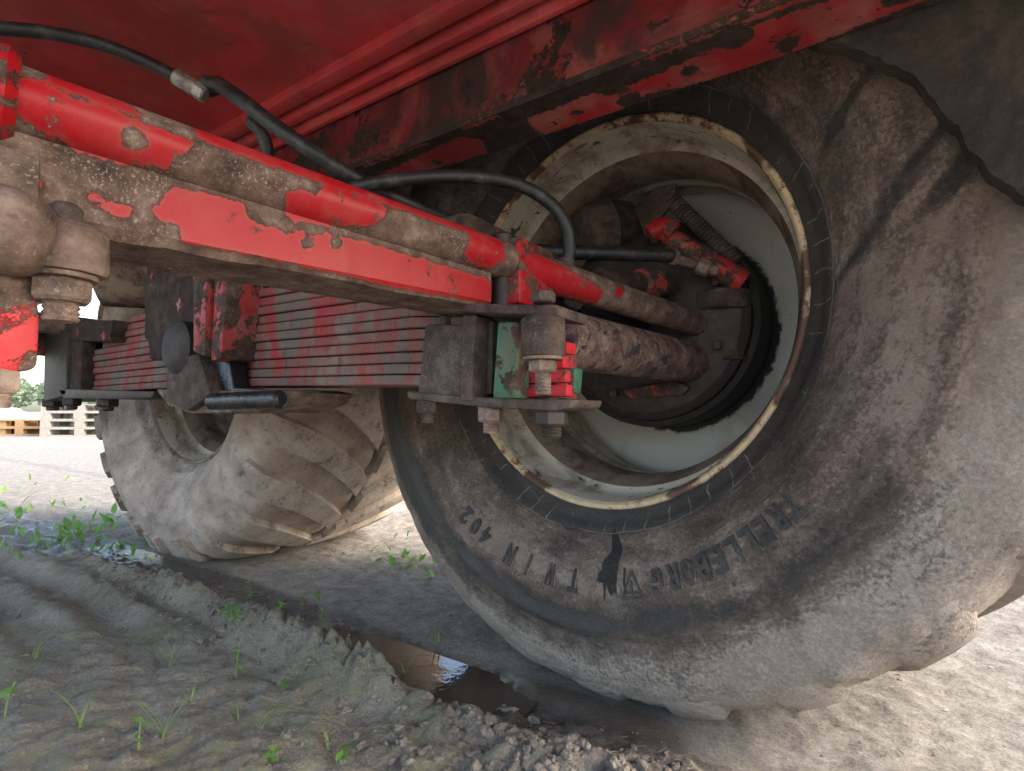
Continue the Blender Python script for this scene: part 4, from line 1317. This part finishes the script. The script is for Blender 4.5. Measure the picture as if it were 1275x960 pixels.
# ------------------------------------------------------------------ weeds
def leaf_mesh(L, Wd, fold=0.15):
    n_ = 6
    vs_, fs = [], []
    for i in range(n_ + 1):
        t = i / n_
        w = Wd * 0.5 * math.sin(math.pi * (0.08 + 0.92 * t) ** 0.8) if t < 1 else 0.0005
        z = -0.25 * L * t * t
        vs_ += [(t * L, -w, z + fold * w), (t * L, 0, z), (t * L, w, z + fold * w)]
    for i in range(n_):
        a = i * 3
        fs += [(a, a + 1, a + 4, a + 3), (a + 1, a + 2, a + 5, a + 4)]
    return mesh_from("leaf", vs_, fs, True)
def blade_mesh(L, lean, Wd, droop):
    n_ = 9
    vs_, fs = [], []
    for i in range(n_ + 1):
        t = i / n_
        w = Wd * 0.5 * (1 - t ** 2.2) + 0.0002
        x = L * (lean * t + droop * t * t * 0.7)
        z = L * (t * math.cos(lean) - droop * 0.55 * t ** 3)
        vs_ += [(x, -w, z), (x, 0, z - w * .4), (x, w, z)]
    for i in range(n_):
        a = i * 3
        fs += [(a, a + 1, a + 4, a + 3), (a + 1, a + 2, a + 5, a + 4)]
    return mesh_from("blade", vs_, fs, True)
LEAVES = [leaf_mesh(.016, .012), leaf_mesh(.020, .011), leaf_mesh(.013, .011, .25)]
for l_ in LEAVES:
    l_.materials.append(MAT['leaf'])
def weed(px, py, h, nl, label, group=None, sc=1.0):
    h, sc = h * 0.85, sc * random.uniform(.65, .95)
    p = on(px, py, 'z', 0.0)
    z = gz(p[0], p[1])
    e = part_empty("weed", None, (p[0], p[1], z - .002))
    tag(e, label, "weed", group)
    lean = (random.uniform(-.25, .25), random.uniform(-.25, .25))
    stem = [(lean[0] * h * t * t, lean[1] * h * t * t, h * t) for t in np.linspace(0, 1, 6)]
    hose("stem", stem, [.0014 * sc, .0012 * sc, .0009 * sc], MAT['grass'], e, 6, 8)
    for i in range(nl):
        t = 0.35 + 0.65 * (i + 1) / nl
        o = bpy.data.objects.new("leaf", random.choice(LEAVES))
        COL.objects.link(o)
        o.parent = e
        o.location = (lean[0] * h * t * t, lean[1] * h * t * t, h * t)
        o.rotation_euler = (random.uniform(-.3, .3), random.uniform(-.7, .25), i * 2.4 + random.uniform(-.4, .4))
        k = sc * random.uniform(.8, 1.25)
        o.scale = (k, k, k)
    return e
def tuft(px, py, h, nb, label, group=None, droop=.5, wd=.003, heading=None):
    wd *= 0.75
    p = on(px, py, 'z', 0.0)
    z = gz(p[0], p[1])
    e = part_empty("grass_tuft", None, (p[0], p[1], z - .003))
    tag(e, label, "grass", group)
    for i in range(nb):
        L = h * random.uniform(.65, 1.15)
        o = link("blade", blade_mesh(L, random.uniform(.05, .45), wd * random.uniform(.7, 1.2), random.uniform(.2, 1.0) * droop * 1.6), MAT['grass'], e)
        o.rotation_euler = (0, 0, random.uniform(0, 6.28) if heading is None else heading + random.uniform(-.35, .35))
        o.location = (random.uniform(-.004, .004), random.uniform(-.004, .004), 0)
    return e
weed(296, 790, .052, 9, "leafiest round leaved weed on the crest of the mud ridge")
weed(284, 776, .040, 6, "small pale weed right behind the leafiest one on the ridge")
weed(346, 793, .034, 6, "low weed on the ridge crest beside the brown puddle end")
weed(294, 842, .060, 8, "tall seedling with stacked leaf pairs on the ridge's near slope")
weed(172, 932, .042, 5, "clover like seedling on bare mud between two grass tufts")
weed(6, 895, .060, 4, "seedling with one broad oval leaf at the mud's mossy side")
weed(338, 940, .020, 5, "tiny star shaped seedling flat on the near mud")
weed(424, 944, .022, 4, "tiny two leaved seedling beside the crumbly mud heap")
weed(352, 858, .018, 4, "tiny creeping seedling at the foot of the mud ridge")
weed(312, 745, .050, 6, "pale weed beyond the ridge, rooted in the wet rut", None, 1.2)
weed(398, 750, .045, 7, "yellow green weed on the flat wheel track beyond the rut", None, 1.2)
weed(375, 748, .035, 5, "smaller weed beside the yellow green one on the wheel track")
weed(400, 768, .035, 5, "sprig growing from the far lip of the rut")
tuft(205, 912, .080, 5, "tuft of thin upright grass blades on the near mud", None, .5)
tuft(100, 905, .075, 5, "tuft of forked grass blades on mossy mud", None, .6)
tuft(40, 822, .110, 3, "long single sided grass blades arching over the mossy mud", None, .9, .003, 0.3)
tuft(214, 828, .085, 5, "grass tuft with a seed stalk on the outer slope of the ridge", None, .4)
tuft(234, 870, .050, 3, "short pale blades on trampled mud below the ridge", None, .4)
tuft(325, 905, .085, 4, "bent over grass blades pointing along the ridge foot", None, 1.3, .0035, 0.6)
tuft(296, 893, .040, 3, "small upright sprig beside the bent over grass", None, .3)
tuft(504, 826, .045, 4, "grass sprouting out of the water in the rut", None, .4)
tuft(432, 793, .050, 4, "grass clump at the edge of the wet rut", None, .5)
tuft(408, 925, .045, 3, "thin blades beside the tiny two leaved seedling", None, .5)
tuft(545, 792, .050, 4, "faint grass blades on the track beside the near tyre", None, .4)
def clump(px, py, h, n_, wspread, label, group):
    """far weed clump: stems and leaves grown together"""
    p = on(px, py, 'z', 0.0)
    e = part_empty("weed_clump", None, (p[0], p[1], gz(p[0], p[1]) - .01))
    tag(e, label, "weed", group)
    for i in range(n_):
        o = bpy.data.objects.new("leaf", random.choice(CLUMP))
        COL.objects.link(o)
        o.parent = e
        o.location = (random.gauss(0, wspread), random.gauss(0, wspread), random.uniform(0, .3) * h)
        o.rotation_euler = (random.uniform(-.4, .4), random.uniform(-1.5, -.4), random.uniform(0, 6.28))
        k = min(h, .14) * random.uniform(.22, .55) / .1
        o.scale = (k, k, k)
CLUMP = [leaf_mesh(.10, .034), leaf_mesh(.10, .022), leaf_mesh(.08, .04, .25)]
for i, l_ in enumerate(CLUMP):
    l_.materials.append(MAT['grass' if i == 1 else 'leaf'])
G_ = "far weed clumps"
for q in ((8, 648, .14, 20, .10), (52, 605, .10, 18, .16), (20, 662, .10, 20, .14), (92, 668, .22, 26, .05), (58, 678, .10, 24, .09), (100, 690, .07, 18, .06), (132, 650, .14, 22, .05), (143, 682, .09, 18, .06), (30, 690, .05, 16, .05), (126, 660, .12, 18, .08), (50, 632, .09, 18, .09)):
    clump(*q, "tallest upright weed clump on the open yard behind the far tyre" if q[2] > .2 else "low bright green weed clump on the open yard behind the far tyre", G_)
for q in ((517, 694, .10, 18, .05), (528, 704, .08, 14, .04), (505, 676, .07, 14, .06)):
    clump(*q, "bright green weed clump in the gap between the two tyres", "weed clumps between the tyres")

# ------------------------------------------------------------------ loose clods and grit
def scatter(name, n_, fn, smin, smax, mat, sub=1):
    base = bmesh.new()
    bmesh.ops.create_icosphere(base, subdivisions=sub, radius=1.0)
    bv = np.array([v.co[:] for v in base.verts])
    bf = np.array([[v.index for v in f.verts] for f in base.faces])
    base.free()
    V_, F_, k = [], [], 0
    while k < n_:
        x, y = fn()
        s = smin * (smax / smin) ** (random.random() ** 2.2)
        sc_ = np.array([random.uniform(.7, 1.3), random.uniform(.7, 1.3), random.uniform(.45, .9)]) * s
        w = bv * (1 + 0.85 * fbm(bv + k * 7.7, 2.2, 3, 3, 0.7)[:, None]) * sc_
        th = random.uniform(0, 6.28)
        w = np.stack([w[:, 0] * math.cos(th) - w[:, 1] * math.sin(th), w[:, 0] * math.sin(th) + w[:, 1] * math.cos(th), w[:, 2]], -1)
        V_.append(w + np.array([x, y, gz(x, y) - s * 0.10]))
        F_.append(bf + k * len(bv))
        k += 1
    o = link(name, mesh_from(name, np.concatenate(V_), np.concatenate(F_).tolist(), False), mat)
    o["kind"] = "stuff"
    return o
def heap_xy():
    while True:
        x = random.gauss(0.10, .17)
        y = -0.52 + 0.25 * (x - .08) + random.gauss(0, .045)
        if y < -0.40:
            return x, y
scatter("mud_clods", 900, heap_xy, .0015, .010, MAT['clod'], 2)
def ridge_xy():
    x = random.uniform(-1.3, 0.0)
    return x, float(rut_y(np.array([x]))[0]) - 0.10 + random.gauss(0, .04)
scatter("ridge_crumbs", 500, ridge_xy, .002, .011, MAT['clod'], 2)
def any_xy():
    while True:
        x, y = random.uniform(-1.6, .75), random.uniform(-.95, .3)
        if not (-.36 < y and abs(x) < .25):
            return x, y
scatter("soil_grit", 1100, any_xy, .0012, .0055, MAT['clod'], 1)

st_v, st_f = [], []
for i in range(170):
    x, y = random.uniform(-1.5, .7), random.uniform(-.92, -.2)
    a, L, r_ = random.uniform(0, 6.28), random.uniform(.006, .026), random.uniform(.0003, .0007)
    c0, c1 = np.array([x, y, gz(x, y) + .001]), np.array([x + L * math.cos(a), y + L * math.sin(a), 0.0])
    c1[2] = gz(c1[0], c1[1]) + .002 + random.uniform(0, .004)
    sx, sy = -math.sin(a) * r_, math.cos(a) * r_
    k = len(st_v)
    for c in (c0, c1):
        st_v += [(c[0] + sx, c[1] + sy, c[2]), (c[0] - sx, c[1] - sy, c[2]), (c[0], c[1], c[2] + r_ * 1.7)]
    st_f += [(k, k + 1, k + 4, k + 3), (k + 1, k + 2, k + 5, k + 4), (k + 2, k, k + 3, k + 5), (k, k + 2, k + 1), (k + 3, k + 4, k + 5)]
stw = link("straw_litter", mesh_from("straw_litter", st_v, st_f), MAT['clod'])
stw["kind"] = "stuff"

# ------------------------------------------------------------------ yard behind: pallets, heap, trees
def pallet(name, x, y, z, rz, mat, label, group=None):
    e = part_empty(name, None, (x, y, z))
    e.rotation_euler = (0, 0, rz)
    tag(e, label, "pallet", group)
    for j in range(5):
        box("deck_board", (-.6, -.4 + j * .165, .122), (.6, -.4 + j * .165 + .14, .144), mat, e, 0.0)
    for j in range(3):
        yb = -.4 + j * .33
        box("bottom_board", (-.6, yb, 0), (.6, yb + .12, .022), mat, e, 0.0)
        for k in range(3):
            xb = -.6 + k * .527
            box("block", (xb, yb, .022), (xb + .145, yb + .12, .122), mat, e, 0.0)
    return e
def far(px, dist):
    d = _fw + _rt * (px - PW / 2) / FPX
    return CAM + d * dist
def yard(px, py):
    p = on(px, py, 'z', 0.0)
    return p[0], p[1]
rz_ = YAW + 0.10
for i, (px, lev) in enumerate(((-14, 0), (-14, 1), (44, 0), (44, 1))):
    x, y = yard(px, 541)
    pallet("pallet", x, y, lev * .146, rz_, MAT['wood'], "%s orange pallet of the low stack %s the weathered grey pallets" % ("lower" if lev == 0 else "upper", "right beside" if px > 0 else "farther from"), "orange pallets")
for lev in range(4):
    x, y = yard(112, 542)
    pallet("pallet", x, y, lev * .146, rz_ + .15, MAT['wood_grey'], ["bottom", "second", "third", "topmost"][lev] + " weathered grey pallet in the stack behind the far tyre", "weathered pallets")
bm = bmesh.new()
bmesh.ops.create_icosphere(bm, subdivisions=4, radius=1.0)
for v in bm.verts:
    n_ = float(fbm(np.array([v.co[:]]), 2.2, 4, 8)[0])
    v.co = Vector((v.co.x * 4.5, v.co.y * 2.6, max(v.co.z, -.1) * 1.0)) * (1 + .35 * n_)
hp = link("gravel_heap", bm_mesh("gravel_heap", bm, True), MAT['heap'])
x, y = yard(5, 516)
hp.location = (x, y, 0)
tag(hp, "pale heap of gravel beyond the orange pallets", "gravel heap")
# rows of far trees
rngt = random.Random(5)
for i in range(7):
    c0 = far(-160 + i * 45, 110 + rngt.uniform(-8, 8))
    bm = bmesh.new()
    H_ = rngt.uniform(5.5, 8.0)
    for k in range(420):
        th, ph = rngt.uniform(0, 6.28), math.acos(rngt.uniform(-1, 1))
        rad = rngt.uniform(.45, 1.0)
        c = Vector((math.cos(th) * math.sin(ph) * rad * H_ * .5, math.sin(th) * math.sin(ph) * rad * H_ * .5, H_ * .58 + math.cos(ph) * rad * H_ * .42))
        s = rngt.uniform(.25, .55)
        u = Vector((rngt.uniform(-1, 1), rngt.uniform(-1, 1), rngt.uniform(-1, 1))).normalized()
        w = u.orthogonal().normalized()
        bm.faces.new([bm.verts.new(c + u * s), bm.verts.new(c + w * s), bm.verts.new(c - u * s), bm.verts.new(c - w * s)])
    t = part_empty("tree", None, (c0[0], c0[1], 0))
    tag(t, "far green tree with leaves paled for haze on the horizon beyond the gravel heap", "tree", "far trees")
    link("crown", bm_mesh("crown", bm), MAT['treeleaf'], t)
    lathe("trunk", [(0, .25), (H_ * .3, .18), (H_ * .6, .08)], (0, 0, 0), (0, 0, H_), MAT['rust_dark'], t, 8)
